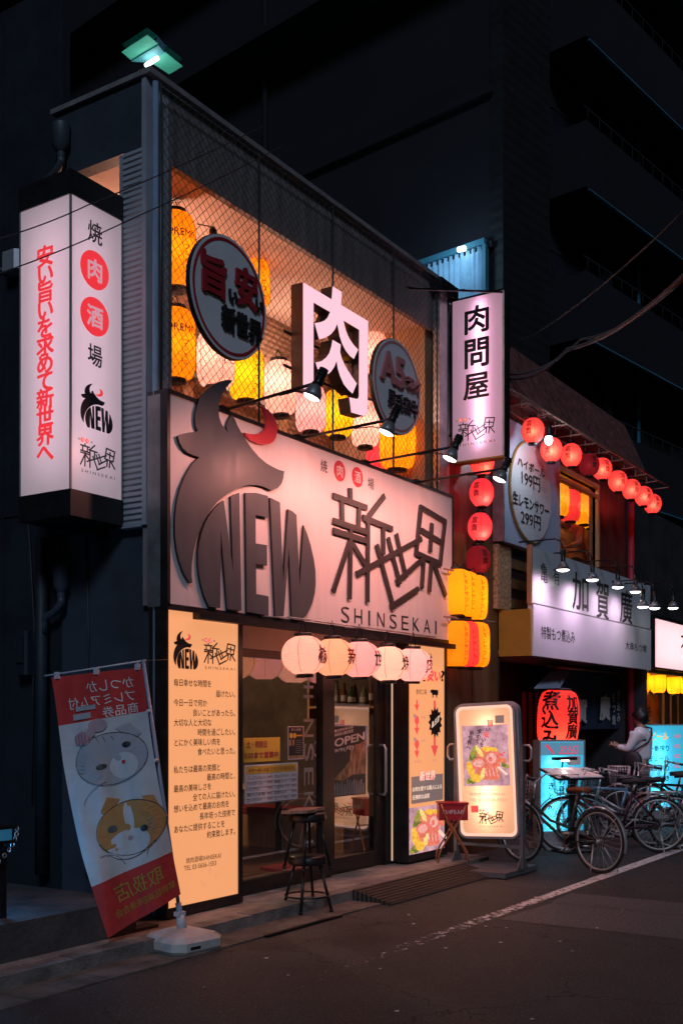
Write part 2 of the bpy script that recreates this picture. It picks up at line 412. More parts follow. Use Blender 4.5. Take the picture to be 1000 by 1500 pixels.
mat('cable', (.03, .03, .035), .6)
mat('cable_pale', (.10, .08, .085), .6)
mat('truss', (.34, .20, .16), .5, .2, var=.2)
mat('acrylic_white', (.75, .70, .70), .3)
mat('soffit_green', (.20, .62, .50), .6, var=.12, scale=2)  # green of the tube lamp's light is put into the soffit colours
mat('soffit_teal', (.12, .33, .40), .6, var=.12, scale=2)
mat('bottle_amber', (.22, .08, .015), .15, var=.3)
mat('bottle_clear', (.35, .36, .33), .12, var=.2)
mat('bottle', (.05, .10, .03), .15, var=.4)
mat('plaster', (.62, .58, .56), .7, var=.1)
# things that give off light
PRN = []
emit('bulb_white', (1, .90, .84), 11)
emit('added_glow_blue', (.02, .12, .22), .5)  # glow given to the chain bracket at the far left
emit('bulb_cool', (.80, .95, 1), 6)
emit('tube_white', (.85, 1, .97), 6)
backlit('face_orange', (1, .41, .17), .78, (.98, .52, .27))
backlit('face_stand', (1, .50, .27), .50, (.95, .62, .42))
backlit('face_pillar', (.70, .58, .64), .25, (.80, .65, .71))
backlit('face_pink', (.95, .52, .68), .26, (.98, .62, .80))
emit('face_meat', (1, .56, .66), .98)
backlit('face_cyan', (.06, .52, .74), .55, (.12, .72, .95))
emit('face_cyan_head', (.16, .42, .62), .45)
backlit('face_far', (1, .60, .62), .80, (1, .72, .75))
emit('rim_glow', (1, .56, .42), .98)
emit('print_red', (1, .11, .10), .62, (.7, .05, .05))
emit('print_red_pillar', (.90, .035, .05), .80, (.7, .05, .05))
emit('print_red_cool', (.85, .05, .12), .7, (.7, .05, .05))
emit('print_pale', (1, .72, .55), .8)
emit('print_grey', (.30, .20, .18), .5, (.2, .2, .2))
emit('print_taupe', (.42, .24, .24), .72, (.3, .2, .2))
PRN.append(('print_meat', (0.62, 0.105, 0.074), (1, 0.26, 0.192), .72))
PRN.append(('print_fat', (0.62, 0.223, 0.186), (1, 0.516, 0.435), .8))
PRN.append(('print_board', (0.589, 0.124, 0.062), (1, 0.3, 0.165), .75))
PRN.append(('print_lemon', (0.62, 0.26, 0.025), (1, 0.597, 0.084), .85))
PRN.append(('print_pepper', (0.62, 0.36, 0.112), (1, 0.813, 0.273), .85))
PRN.append(('print_leaf', (0.118, 0.13, 0.022), (0.286, 0.314, 0.077), .6))
PRN.append(('print_leaf_light', (0.26, 0.223, 0.031), (0.597, 0.516, 0.098), .6))
emit('tent_lamp', (1, .6, .3), 3)
emit('gap_glow', (1, .62, .40), .75)
def backdropprint(name, a, b, s, sc):
    m, nt, out = newmat(name); L = nt.links.new; tc = N(nt, 'TexCoord'); n = N(nt, 'TexNoise', i_Scale=sc, i_Detail=7.0, i_Roughness=.7); L(tc.outputs['Object'], n.inputs['Vector'])
    r = N(nt, 'ValToRGB'); e = r.color_ramp.elements; e[0].position = .35; e[1].position = .68; e[0].color = c4(a); e[1].color = c4(b); L(n.outputs['Fac'], r.inputs[0])
    em = N(nt, 'Emission'); em.inputs[1].default_value = s; L(r.outputs[0], em.inputs[0]); L(em.outputs[0], out.inputs[0])
backdropprint('print_slate', (.34, .17, .22), (.95, .50, .56), .90, 7)
for q in PRN: backdropprint(q[0], q[1], q[2], q[3] * 1.35, 34)
def paper(name, col, e, tr):
    m, nt, out = newmat(name); L = nt.links.new
    em = N(nt, 'Emission'); em.inputs[0].default_value = c4(col); em.inputs[1].default_value = e
    t = N(nt, 'BsdfTranslucent'); t.inputs[0].default_value = c4(tr); d = N(nt, 'BsdfDiffuse'); d.inputs[0].default_value = c4(tr)
    tc = N(nt, 'TexCoord'); w = N(nt, 'TexWave', wave_type='BANDS', bands_direction='Z', wave_profile='SIN'); w.inputs['Scale'].default_value = .31416 / .016
    L(tc.outputs['Object'], w.inputs['Vector']); bp = N(nt, 'Bump', i_Strength=.35, i_Distance=.006); L(w.outputs['Fac'], bp.inputs['Height'])
    L(bp.outputs[0], d.inputs['Normal']); L(bp.outputs[0], t.inputs['Normal'])
    mx = N(nt, 'MixShader'); mx.inputs[0].default_value = .3; L(t.outputs[0], mx.inputs[1]); L(d.outputs[0], mx.inputs[2])
    a = N(nt, 'AddShader'); L(mx.outputs[0], a.inputs[0]); L(em.outputs[0], a.inputs[1]); L(a.outputs[0], out.inputs[0])
paper('paper_pale', (1, .42, .33), .36, (.98, .66, .55))
paper('paper_peach', (1, .42, .25), .36, (.98, .62, .42))
paper('paper_blush', (1, .38, .36), .36, (.98, .6, .58))
paper('paper_amber', (1, .38, .006), .44, (1, .60, .05))
paper('paper_orange', (1, .26, .004), .46, (1, .40, .03))
paper('paper_red', (1, .055, .075), .32, (1, .14, .12))
paper('paper_rose', (1, .045, .08), .36, (1, .16, .18))
paper('paper_unlit', (.30, .012, .022), .30, (.4, .05, .06))  # faint even glow added to the paper of the unlit lanterns
paper('paper_bigred', (1, .04, .04), .42, (1, .16, .10))
# ---------------------------------------------------------------- ground
def struct(o): o['kind'] = 'structure'; return o
b = mb('asphalt'); b.quad((-30, -40, 0), (260, -40, 0), (260, -.66, 0), (-30, -.66, 0)); b.quad((-30, -.66, 0), (260, -.66, 0), (260, 90, 0), (-30, 90, 0)); struct(b.build('road'))
b = mb('gutter')
x = -6.0
while x < 8.0:
    b.box(x, x + .594, -.70, -.40, -.05, .012 if int(x * 5) % 3 else .008); x += .6
struct(b.build('gutter_strip'))
b = mb('kerb'); x = -6.0
while x < 10.2:
    b.box(x + .004, x + .596, -.40, -.25, -.05, .10 + .003 * math.sin(x * 7)); x += .6
struct(b.build('kerb'))
b = mb('step'); b.box(-6, 10.9, -.25, .26, -.05, .096); struct(b.build('pavement'))
b = mb('white_line'); b.quad((2.5, -1.79, .004), (10.4, -1.79, .004), (10.4, -1.67, .004), (2.5, -1.67, .004)); b.quad((10.42, -1.80, .004), (40, -1.80, .004), (40, -1.66, .004), (10.42, -1.66, .004)); struct(b.build('road_marking'))
b = mb('asphalt_patch'); b.quad((7.94, -8, .003), (8.9, -8, .003), (8.9, -1.9, .003), (7.94, -1.83, .003)); b.quad((8.915, -8, .003), (9.5, -8, .003), (9.5, -1.85, .003), (8.915, -1.87, .003))
struct(b.build('road_patch'))
# ramp mat against the step
o = thing('ramp_mat', 'dark ribbed ramp leading from the road up to the doorstep', 'ramp')
b = mb('mat_wood'); b.add([(8.02, -.80, .014), (10.15, -.80, .014), (10.15, -.41, .105), (8.02, -.41, .105), (8.02, -.80, 0), (10.15, -.80, 0), (10.15, -.41, 0), (8.02, -.41, 0)],
    [(0, 1, 2, 3), (4, 5, 1, 0), (5, 6, 2, 1), (7, 4, 0, 3)])
for i in range(8):
    y = -.78 + i * .047; z = .016 + (y + .80) * .233; b.box(8.03, 10.14, y, y + .018, z - .004, z + .006)
b.build('ribbed_surface', parent=o)
# drain cover strip near the banner base
tag(mb('black_metal').build('x'), ) if False else None
b = mb('black_metal'); b.box(6.35, 7.35, -.735, -.70, -.01, .018); tag(b.build('drain_bar'), 'thin dark metal strip lying along the gutter beside the banner base', 'metal strip')
random.seed(21)
b = mb('paper_white')
for i in range(26):
    x = 4.4 + random.random() * 6; y = -1.0 - random.random() * 3.2; r_ = .006 + .012 * random.random(); a_ = random.random() * 6
    b.add([(x + r_ * math.cos(a_ + k * 1.5708) * (1 + .6 * random.random()), y + r_ * math.sin(a_ + k * 1.5708), .004 + .004 * (k % 2)) for k in range(4)], [(0, 1, 2, 3)])
tag(b.build('paper_scraps'), 'tiny pale scraps and grit scattered on the road', 'litter', kind='stuff')
# low concrete plinth on the left
b = mb('plinth'); b.box(-3, 5.62, -.13, 3.5, .0, .335); b.box(5.62, 5.85, -.13, -.02, .0, .12); tag(b.build('concrete_plinth'), 'low dark concrete plinth at far left behind the kerb', 'plinth')

# ---------------------------------------------------------------- the grilled meat restaurant
shop = thing('restaurant_building', 'two storey restaurant with caged lantern balcony over a wide bull sign', 'building', (6.08, .2, 0))
def part(b, name, m=None, parent=None, p=shop):
    o = b.build(name, m, parent or p)
    if parent is None: o.location = -Vector(p.location)
    return o
X0, X1, YW, ZT = 6.08, 10.82, .20, 6.49
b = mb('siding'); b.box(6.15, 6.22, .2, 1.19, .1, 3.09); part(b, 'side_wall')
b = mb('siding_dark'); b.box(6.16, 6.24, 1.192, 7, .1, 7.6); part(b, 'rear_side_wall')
b = mb('siding_dark')
for y in (1.9, 3.2): b.box(6.15, 6.165, y, y + .03, .1, 7.5)
b.box(6.145, 6.165, 1.2, 6.9, 3.30, 3.34); part(b, 'wall_joint')
b = mb('cable'); b.tube([(6.14, .9, 3.05), (6.14, .88, 2.2), (6.14, .93, 1.4), (6.14, .9, .34)], .010, 6); b.tube([(6.13, 1.6, 3.6), (6.13, 1.5, 2.4), (6.13, 1.53, .9)], .008, 6); part(b, 'wall_cable')
b = mb('column_panel'); b.box(6.085, 6.30, .245, .45, 3.10, 5.94); b.use('column_trim')
b.box(6.07, 6.32, .2, .243, 3.07, 6.46); b.box(6.07, 6.10, .452, .475, 3.07, 5.93); b.box(6.07, 6.30, .25, .48, 3.06, 3.098); part(b, 'corner_column')
b = mb('siding'); b.box(6.085, 6.20, .245, 1.19, 5.945, 6.46); part(b, 'side_fascia')
b = mb('siding'); b.box(6.085, 6.2, .452, 1.19, 3.1, 3.98); part(b, 'side_parapet')
b = mb('coping'); b.box(6.05, 6.22, .26, 1.22, 6.462, 6.50); b.box(6.05, 10.86, .14, .26, 6.462, 6.505); part(b, 'coping')
b = mb('parapet'); b.box(6.325, X1, .2, .26, 5.90, 6.46); b.box(6.10, X1 - .01, .2, .26, 2.46, 4.0); b.box(6.325, 6.36, .2, .26, 4.0, 5.90); part(b, 'facade_panel')
b = mb('ceiling_warm'); b.box(6.2, X1, .262, 1.7, 5.955, 6.0); part(b, 'balcony_ceiling')
b = mb('back_wall'); b.box(6.2, X1, 1.55, 1.62, 4.02, 5.953)
b.use('wood_orange'); b.box(6.2, X1, 1.50, 1.548, 5.02, 5.12); b.box(8.0, 8.12, 1.50, 1.548, 4.02, 5.015); b.box(9.6, 9.7, 1.5, 1.548, 4.02, 5.015)
b.use('galv'); b.box(6.4, 9.4, 1.44, 1.50, 4.92, 4.97); part(b, 'balcony_back_wall')
b = mb('balcony_brick'); b.box(6.2, X1, .262, 1.55, 3.9, 4.018); part(b, 'balcony_floor')
b = mb('wood_orange'); b.box(10.56, 10.80, .262, 1.5, 4.02, 5.953); part(b, 'balcony_end_wall')
b = mb('galv'); b.box(10.64, 10.82, .12, .199, 2.5, 6.44); b.box(10.83, 10.90, .16, .3, 2.5, 6.40); part(b, 'end_post')
b = mb('black_metal'); b.box(10.55, 10.96, .05, .30, 6.30, 6.44); part(b, 'gutter_box')
b = mb('pole_blue'); b.tube([(6.10, .13, .12), (6.10, .13, 6.40)], .024); part(b, 'downpipe')
for z in (1.2, 2.2, 3.4, 4.6, 5.4): pass
b = mb('parapet'); b.box(X1 - .06, X1, .262, 7, 0, 6.4); part(b, 'end_wall')
b = mb('tower_wall'); b.box(6.2, X1, 1.7, 7, 6.02, 6.3); part(b, 'roof')
# ground floor
b = mb('header_beige'); b.box(7.03, 9.72, .215, .30, 2.20, 2.455); part(b, 'door_header')
b = mb('interior_dark'); b.box(6.24, 10.75, 4.0, 4.1, .1, 2.6); b.box(6.24, 10.75, .31, 4.0, 2.46, 2.52); b.box(6.24, 6.30, .3, 4, .1, 2.46); b.box(10.70, 10.75, .3, 4, .1, 2.46)
b.box(6.30, 7.02, .22, .30, .1, 2.455); b.box(9.90, 10.7, .22, .30, .1, 2.455); part(b, 'interior_wall')
b = mb('interior_floor'); b.box(6.3, 10.7, .30, 4.0, .04, .115); part(b, 'interior_floor')
b = mb('bronze_frame')
for x0, x1 in ((7.02, 7.08), (8.46, 8.60), (9.60, 9.66), (9.70, 9.90)): b.box(x0, x1, .20, .28, .097, 2.198)
b.box(7.082, 8.458, .21, .27, .097, .22); b.box(7.082, 8.458, .21, .27, 2.13, 2.198)
b.box(8.602, 9.598, .21, .27, 2.15, 2.198); b.box(9.662, 9.698, .23, .29, .097, 2.198); win = part(b, 'window_frame')
glassm('glass', (.88, .86, .85), .10)
b = mb('glass'); b.quad((7.082, .24, .22), (8.458, .24, .22), (8.458, .24, 2.13), (7.082, .24, 2.13)); part(b, 'pane')
FG = Frame((0, .236, 0), (1, 0, 0))
b = mb('vinyl_grey')
for i, ch in enumerate("SHINSEKAI"):
    a, bb = FG.uv(452, 958 + i * 35.5)
    tx = text2d(ch, 0); x0, x1, y0, y1 = tx[3]; h = .165; wd = .165 if ch != 'I' else .03
    FG._put(b, tx, lambda x, y: (a - .075 + (y - y0) / (y1 - y0) * .15, bb + .07 - (x - x0) / (x1 - x0) * wd), 0, .002)
part(b, 'window_lettering')
d = thing('door', None, None); del_keys = None; d.parent = shop; d.location = -Vector(shop.location)
b = mb('bronze_frame'); b.box(8.605, 8.68, .215, .255, .12, 2.148); b.box(9.46, 9.595, .215, .255, .12, 2.148); b.box(8.682, 9.458, .215, .255, .12, .26); b.box(8.682, 9.458, .215, .255, 2.07, 2.148); b.build('door_frame', None, d)
b = mb('glass'); b.quad((8.682, .236, .26), (9.458, .236, .26), (9.458, .236, 2.07), (8.682, .236, 2.07)); b.build('pane', None, d)
b = mb('chrome'); h = [P(551, 1096, .14), P(565, 1096, .14), P(565, 1150, .14), P(551, 1150, .14)]
b.tube([(9.50, .212, 1.33), (9.50, .15, 1.33), (9.50, .135, 1.30), (9.50, .135, .86), (9.50, .15, .83), (9.50, .212, .83)], .014); b.build('handle', None, d)
b = mb('print_red'); FG.ell(b, *FG.uv(479, 1061), .055, .055, 0, .002, hole=.7); FG.ell(b, *FG.uv(479, 1061), .028, .028, 0, .002); b.build('sticker', None, d)
# posters on the glass
def poster(name, label, u0, u1, vt, vb, m, y=.232, fn=None):
    F = Frame((0, y, 0), (1, 0, 0)); a0, b1 = F.uv(u0, vt); a1, _ = F.uv(u1, vt); _, b0 = F.uv(u0, vb)
    b = mb(m); F2 = Frame(F.w(a0, b0), (1, 0, 0)); w, h = a1 - a0, b1 - b0
    F2.rect(b, 0, w, 0, h, -.001, .001)
    if fn: fn(F2, b, w, h)
    return tag(b.build(name), label, 'notice')
def f1(F, b, w, h):
    b.use('ink_red'); F.fit(b, '土・祝前日', .03, w * .62, h * .58, h * .88, bold=.02); F.fit(b, '5:00まで営業中', .0, w * .95, h * .14, h * .42, bold=.02)
poster('paper_notice', 'yellow notice with red opening hours stuck on the window glass', 357.5, 410, 1081, 1117, 'paper_yellow', fn=f1)
def f2(F, b, w, h):
    b.use('paper_yellow'); F.rect(b, .02, w - .02, h * .76, h * .96, .001, .003)
    b.use('ink_red'); F.fit(b, '8/9～8/13までの3日間限定', .05, w - .05, h * .80, h * .92, c0=.003, c1=.005)
    for i in range(5):
        z = h * (.66 - i * .145)
        b.use('ink'); F.fit(b, ['プレミアムモルツ', 'ハイボール', 'レモンサワー', '梅ソーダ割', 'コークハイ'][i], .03, w * (.36 - .05 * (i % 3)), z - .015, z + .015)
        F.fit(b, ['カルピスサワー', '緑茶ハイ', '一品キャベツ', '白菜キムチ', 'センマイ刺し'][i], w * .54, w * (.82 - .05 * (i % 2)), z - .015, z + .015)
        b.use('ink_red'); F.fit(b, '199円', w * .40, w * .50, z - .013, z + .013); F.fit(b, '299円', w * .87, w * .97, z - .013, z + .013)
        b.use('vinyl_grey'); F.rect(b, .02, w - .02, z - .036, z - .033)
poster('paper_menu', 'white price list with a yellow heading taped inside the window', 358.5, 436, 1121, 1178, 'paper_white', fn=f2)
def f3(F, b, w, h):
    b.use('text_white'); F.fit(b, '飲み放題', w * .2, w * .8, h * .86, h * .94); F.rect(b, 0, w, h - .008, h); F.rect(b, 0, w, 0, .008); F.rect(b, 0, .008, .009, h - .009); F.rect(b, w - .008, w, .009, h - .009)
    b.use('paper_yellow'); F.ell(b, w * .2, h * .72, w * .1, w * .1); F.ell(b, w * .42, h * .72, w * .1, w * .1); F.rect(b, w * .54, w * .9, h * .70, h * .74)
    b.use('poster_flame'); F.rect(b, w * .1, w * .22, h * .42, h * .60); F.rect(b, w * .27, w * .39, h * .42, h * .60); F.rect(b, w * .05, w * .95, h * .03, h * .12)
    b.use('vinyl_grey')
    for i in range(7): F.rect(b, w * .5, w * (.8 + .1 * (i % 2)), h * (.2 + i * .06), h * (.215 + i * .06))
poster('drink_poster', 'small black drinks poster with white border on the window', 421.5, 444.5, 1064, 1113, 'poster_black', fn=f3)
def f4(F, b, w, h):
    b.use('poster_flame'); F.poly(b, [(0, h * .25), (w * .3, h * .38), (w * .5, h * .5), (w * .55, h * .72), (w * .8, h * .74), (w, h * .8), (w, h * .3), (w * .6, h * .3), (w * .3, h * .22)], 0, .002)
    b.use('vinyl_grey'); random.seed(3)
    for i in range(13):
        x = w * (.02 + i * .073); F.poly(b, [(x, h * .02), (x + w * .05, h * .01), (x + w * .06, h * (.12 + .14 * random.random())), (x + w * .02, h * (.16 + .1 * random.random()))], 0, .0035)
    b.use('text_white'); F.fit(b, 'OPEN', .02, w - .02, h * .70, h * .82, bold=.03, skew=h * .10); F.fit(b, '9/9(月)', .02, w * .62, h * .61, h * .68, bold=.02, skew=h * .05)
    F.fit(b, '本格炭火焼肉酒場', .02, w * .6, h * .85, h * .9, bold=.02, skew=h * .06); F.fit(b, '亀有駅前新店舗', .02, w * .6, h * .91, h * .95, bold=.02, skew=h * .06)
poster('opening_poster', 'black and orange flame poster reading OPEN on the glass door', 487.5, 535, 1064, 1168, 'poster_black', fn=f4)
# shelf with bottles inside
sh = thing('bottle_shelf', 'dim wooden wall shelf of bottles inside the restaurant seen through the door', 'shelf', (10.55, 1.6, 0))
b = mb('wood_orange')
for z in (1.72, 2.12): b.box(-.12, .12, -.85, .12, z, z + .03)
b.box(-.12, .14, -.88, -.851, 1.60, 2.3); b.box(-.12, .14, .121, .15, 1.60, 2.3); b.build('rack', None, sh)
random.seed(9)
for k in range(7):
    w, h = random.choice(((.036, .27), (.045, .22), (.032, .31))); m_ = ('bottle', 'bottle_amber', 'bottle_clear')[k % 3]
    q = mb(m_); q.lathe([(.001, 0), (w, .005), (w, h * .58), (.014, h * .78), (.013, h), (.001, h)], n=12); q.use('paper_white'); q.lathe([(w + .001, h * .2), (w + .001, h * .45)], n=12)
    o = q.build('bottle', None, None, (10.54 + .03 * (k % 3), .83 + k * .125, 1.751)); tag(o, 'small bottle in the row on the shelf inside the restaurant', 'bottle', 'bottles on the inside shelf')
tb = thing('dining_table', 'brown wooden table with black legs inside the restaurant behind the window', 'table', (9.3, 2.0, .116))
b = mb('wood_orange'); b.box(-.6, .6, -.35, .35, .70, .74); b.build('tabletop', None, tb)
for x in (-.52, .52):
    for y in (-.28, .28): b = mb('black_metal'); b.box(x - .025, x + .025, y - .025, y + .025, 0, .70); b.build('leg', None, tb)
bn = thing('wooden_bench', 'long wooden bench with a red cushion along the wall inside the restaurant', 'bench', (10.3, 2.2, .116))
b = mb('wood_orange'); b.box(-.25, .3, -1.2, 1.6, .0, .38); b.build('seat', None, bn); b = mb('red_cloth'); b.box(-.26, .29, -1.15, 1.55, .381, .45); b.build('cushion', None, bn)
b = mb('red_cloth'); b.prism([(-.5, -.22), (.5, -.22), (.55, 0), (.5, .22), (-.5, .22), (-.55, 0)], 0, .03, Matrix.Translation((9.0, .75, .116))); tag(b.build('door_mat'), 'red mat lying on the floor just inside the glass door', 'mat')
it = thing('ceiling_lamp', 'small warm lamp hanging from the ceiling inside the restaurant', 'lamp', (8.6, 2.4, 2.3))
b = mb('tent_lamp'); b.lathe([(.001, -.05), (.04, -.03), (.05, 0), (.04, .03), (.012, .05)], n=14); b.build('bulb', None, it)
b = mb('black'); b.tube([(0, 0, .05), (0, 0, .155)], .006); b.build('cord', None, it)
lamp('inside_light', 'POINT', (0, 0, -.08), 70, (1, .62, .36), it, .06)

# ---------------------------------------------------------------- wide bull sign
CX = lambda x, y: (230 + x / 2.2727, 550 + y / 2.2727)
SG = Frame((0, 0, 0), (1, 0, 0))
sign = thing('bull_sign', 'wide white sign board with a grey bull and the word NEW over the entrance', 'sign', (6.11, .1, 2.4))
def spart(b, name, p=None): 
    o = b.build(name, None, p or sign)
    if p is None: o.location = -Vector(sign.location)
    return o
SX0, SX1, SZ0, SZ1 = 6.108, 10.70, 2.462, 4.035
b = mb('sign_board'); b.box(SX0, SX1, .0, .17, SZ0, SZ1); board = spart(b, 'board')
b = mb('black'); b.box(SX0 - .03, SX1 + .02, -.012, .19, SZ1, SZ1 + .03); b.box(SX0 - .032, SX0 - .001, -.012, .06, SZ0 - .02, SZ1); b.box(SX1 + .001, SX1 + .022, -.012, .19, SZ0 - .02, SZ1)
b.box(SX0 - .03, SX1 + .02, -.012, .19, SZ0 - .045, SZ0 - .001); b.use('steel_grey'); b.box(SX0 - .032, SX0 - .002, .062, .19, SZ0 - .02, SZ1); spart(b, 'frame')
b = mb('black'); b.box(6.35, 11.30, -.09, -.02, SZ0 - .10, SZ0 - .048); spart(b, 'awning_rail')
BULL = [(243,18),(222,17),(200,22),(180,30),(160,44),(145,60),(133,78),(125,100),(119,125),(117,150),(120,172),(126,186),(118,190),(100,191),(82,195),(60,204),(66,225),(76,243),(92,258),(112,267),(132,274),(115,287),(98,312),(82,342),(68,376),(58,415),(52,460),(50,500),(51,540),(56,580),(64,615),(76,650),(88,673),(101,693),(108,690),(105,665),(106,630),(111,590),(119,558),(132,520),(148,483),(170,448),(195,418),(225,394),(255,377),(290,367),(318,365),(345,371),(372,384),(392,376),(405,362),(411,345),(414,320),(398,316),(380,308),(355,294),(330,273),(308,248),(290,222),(272,193),(258,168),(250,148),(240,133),(232,142),(226,155),(222,170),(224,184),(229,194),(214,176),(204,160),(198,142),(195,118),(198,92),(206,68),(220,44),(232,30)]
HORN = [(340,105),(356,113),(372,127),(384,146),(390,168),(391,188),(387,206),(379,221),(366,229),(345,232),(325,229),(303,218),(291,206),(281,192),(296,196),(318,198),(336,193),(348,183),(355,168),(356,150),(352,132)]
NN = [(213,418),(198,428),(180,446),(163,470),(150,493),(140,522),(132,555),(127,590),(127,625),(130,660),(138,700),(149,738),(164,770),(201,775),(203,515),(225,778),(272,784),(265,392),(250,397),(236,405),(244,655)]
EE = [(285,392),(320,392),(360,402),(361,474),(319,466),(319,560),(357,566),(357,634),(320,627),(321,728),(362,736),(362,800),(290,787)]
WW = [(367,408),(400,424),(411,690),(428,446),(441,453),(455,465),(466,702),(479,500),(491,530),(502,565),(512,610),(518,650),(519,690),(516,725),(508,757),(497,782),(484,802),(470,814),(440,812),(430,575),(412,808),(385,803)]
STROKES = [((585,402),(690,440)),((638,383),(640,425)),((610,415),(612,492)),((668,435),(665,512)),((585,485),(690,521)),((585,518),(690,551)),((640,505),(636,738)),((634,560),(583,714)),((648,565),(690,635)),
 ((749,405),(690,482)),((683,474),(775,511)),((697,480),(695,748)),((747,505),(748,590)),((662,660),(872,546)),((765,547),(802,690)),((792,534),(822,668)),((727,570),(781,772)),((774,769),(861,712)),((794,686),(882,609)),
 ((873,440),(953,487)),((953,487),(937,627)),((937,627),(857,592)),((857,592),(873,440)),((909,499),(904,582)),((878,518),(935,553)),((882,606),(876,702)),((908,615),(901,714)),((912,618),(953,729))]
def unpx(L): return [SG.uv(*CX(*p)) for p in L]
bull2, horn2, n2, e2, w2 = map(unpx, (BULL, HORN, NN, EE, WW)); str2 = [tuple(unpx(s)) for s in STROKES]
# normalise for reuse: bull logo (0..1 wide), character logo (0..1 wide)
bx0 = min(p[0] for p in bull2); bx1 = max(p[0] for p in w2); by0 = min(p[1] for p in w2); by1 = max(p[1] for p in bull2)
cx0 = min(p[0] for s in str2 for p in s); cx1 = max(p[0] for s in str2 for p in s); cy0 = min(p[1] for s in str2 for p in s); cy1 = max(p[1] for s in str2 for p in s)
def bull_logo(F, m, a0, a1, b0, b1, dark='ink', red='print_red', c0=.001, c1=.003, put=None):
    T = lambda L: [(a0 + (p[0] - bx0) / (bx1 - bx0) * (a1 - a0), b0 + (p[1] - by0) / (by1 - by0) * (b1 - b0)) for p in L]
    m.use(dark)
    for q in (bull2, n2, e2, w2): F.poly(m, T(q), c0, c1)
    m.use(red); F.poly(m, T(horn2), c0, c1)
def char_logo(F, m, a0, a1, b0, b1, dark='ink', red='print_red', small='print_pale', w=None, c0=.001, c1=.003, caption=True):
    T = lambda p: (a0 + (p[0] - cx0) / (cx1 - cx0) * (a1 - a0), b0 + (p[1] - cy0) / (cy1 - cy0) * (b1 - b0))
    m.use(dark); w = w or (a1 - a0) * .022
    for i, (p, q) in enumerate(str2): F.stroke(m, T(p), T(q), w, c0, c1 + .00004 * i, ext=w * .3)
    h = b1 - b0; wd = a1 - a0
    if caption:
        F.fit(m, 'S H I N S E K A I', a0 + wd * .02, a1 - wd * .0, b0 - h * .24, b0 - h * .11, c0=c0, c1=c1)
        F.fit(m, '焼', a0 - wd * .08, a0 - wd * .02, b1 + h * .03, b1 + h * .12); F.fit(m, '場', a0 + wd * .28, a0 + wd * .34, b1 + h * .03, b1 + h * .12)
        m.use(red); F.ell(m, a0 + wd * .06, b1 + h * .08, wd * .05, wd * .05, n=16, c1=c1); F.ell(m, a0 + wd * .19, b1 + h * .08, wd * .05, wd * .05, n=16, c1=c1)
        m.use(small); F.line(m, '肉', a0 + wd * .06, b1 + h * .08, wd * .07, align='c', c1=c1 + .0015); F.line(m, '酒', a0 + wd * .19, b1 + h * .08, wd * .07, align='c', c1=c1 + .0015)
b = mb('bull_grey'); SG.poly(b, bull2, .010, .030, side='bull_edge'); spart(b, 'bull_silhouette')
b = mb('horn_red'); SG.poly(b, horn2, .010, .030); spart(b, 'red_horn')
for nm, q in (('letter_n', n2), ('letter_e', e2), ('letter_w', w2)):
    b = mb('bull_grey'); SG.poly(b, q, .010, .030, side='bull_edge'); spart(b, 'cutout_letter')
b = mb('letter_dark')
for i, (p, q) in enumerate(str2): SG.stroke(b, p, q, .055, .008, .024 + .0002 * i, ext=.02)
spart(b, 'character_lettering')
b = mb('letter_dark'); x = 0
for ch, u, v0, v1 in zip("SHINSEKAI", (505, 524, 540, 557, 575, 592.5, 608.5, 624.5, 637.5), (889, 892, 894.5, 897.5, 900, 902.5, 905, 907.5, 909.5), (911, 913.5, 916, 918, 920, 922, 924, 926.5, 928.5)):
    a, b1_ = SG.uv(u, v0); _, b0_ = SG.uv(u, v1); hw = .012 if ch == 'I' else .066
    SG.fit(b, ch, a - hw, a + hw, b0_, b1_, bold=-.022, c0=.001, c1=.008)
spart(b, 'caption_lettering')
b = mb('letter_dark')
SG.pxfit(b, '焼', 469, 479, 672, 690); SG.pxfit(b, '場', 538, 547, 699, 715)
b.use('round_red_lit') if False else b.use('horn_red')
ra, rb = SG.uv(497, 690); SG.ell(b, ra, rb, .095, .095, 0, .004); sa, sb = SG.uv(523, 699); SG.ell(b, sa, sb, .095, .095, 0, .004)
b.use('sign_board'); SG.line(b, '肉', ra, rb, .12, .012, align='c', c0=.004, c1=.006); SG.line(b, '酒', sa, sb, .12, .012, align='c', c0=.004, c1=.006); spart(b, 'small_lettering')
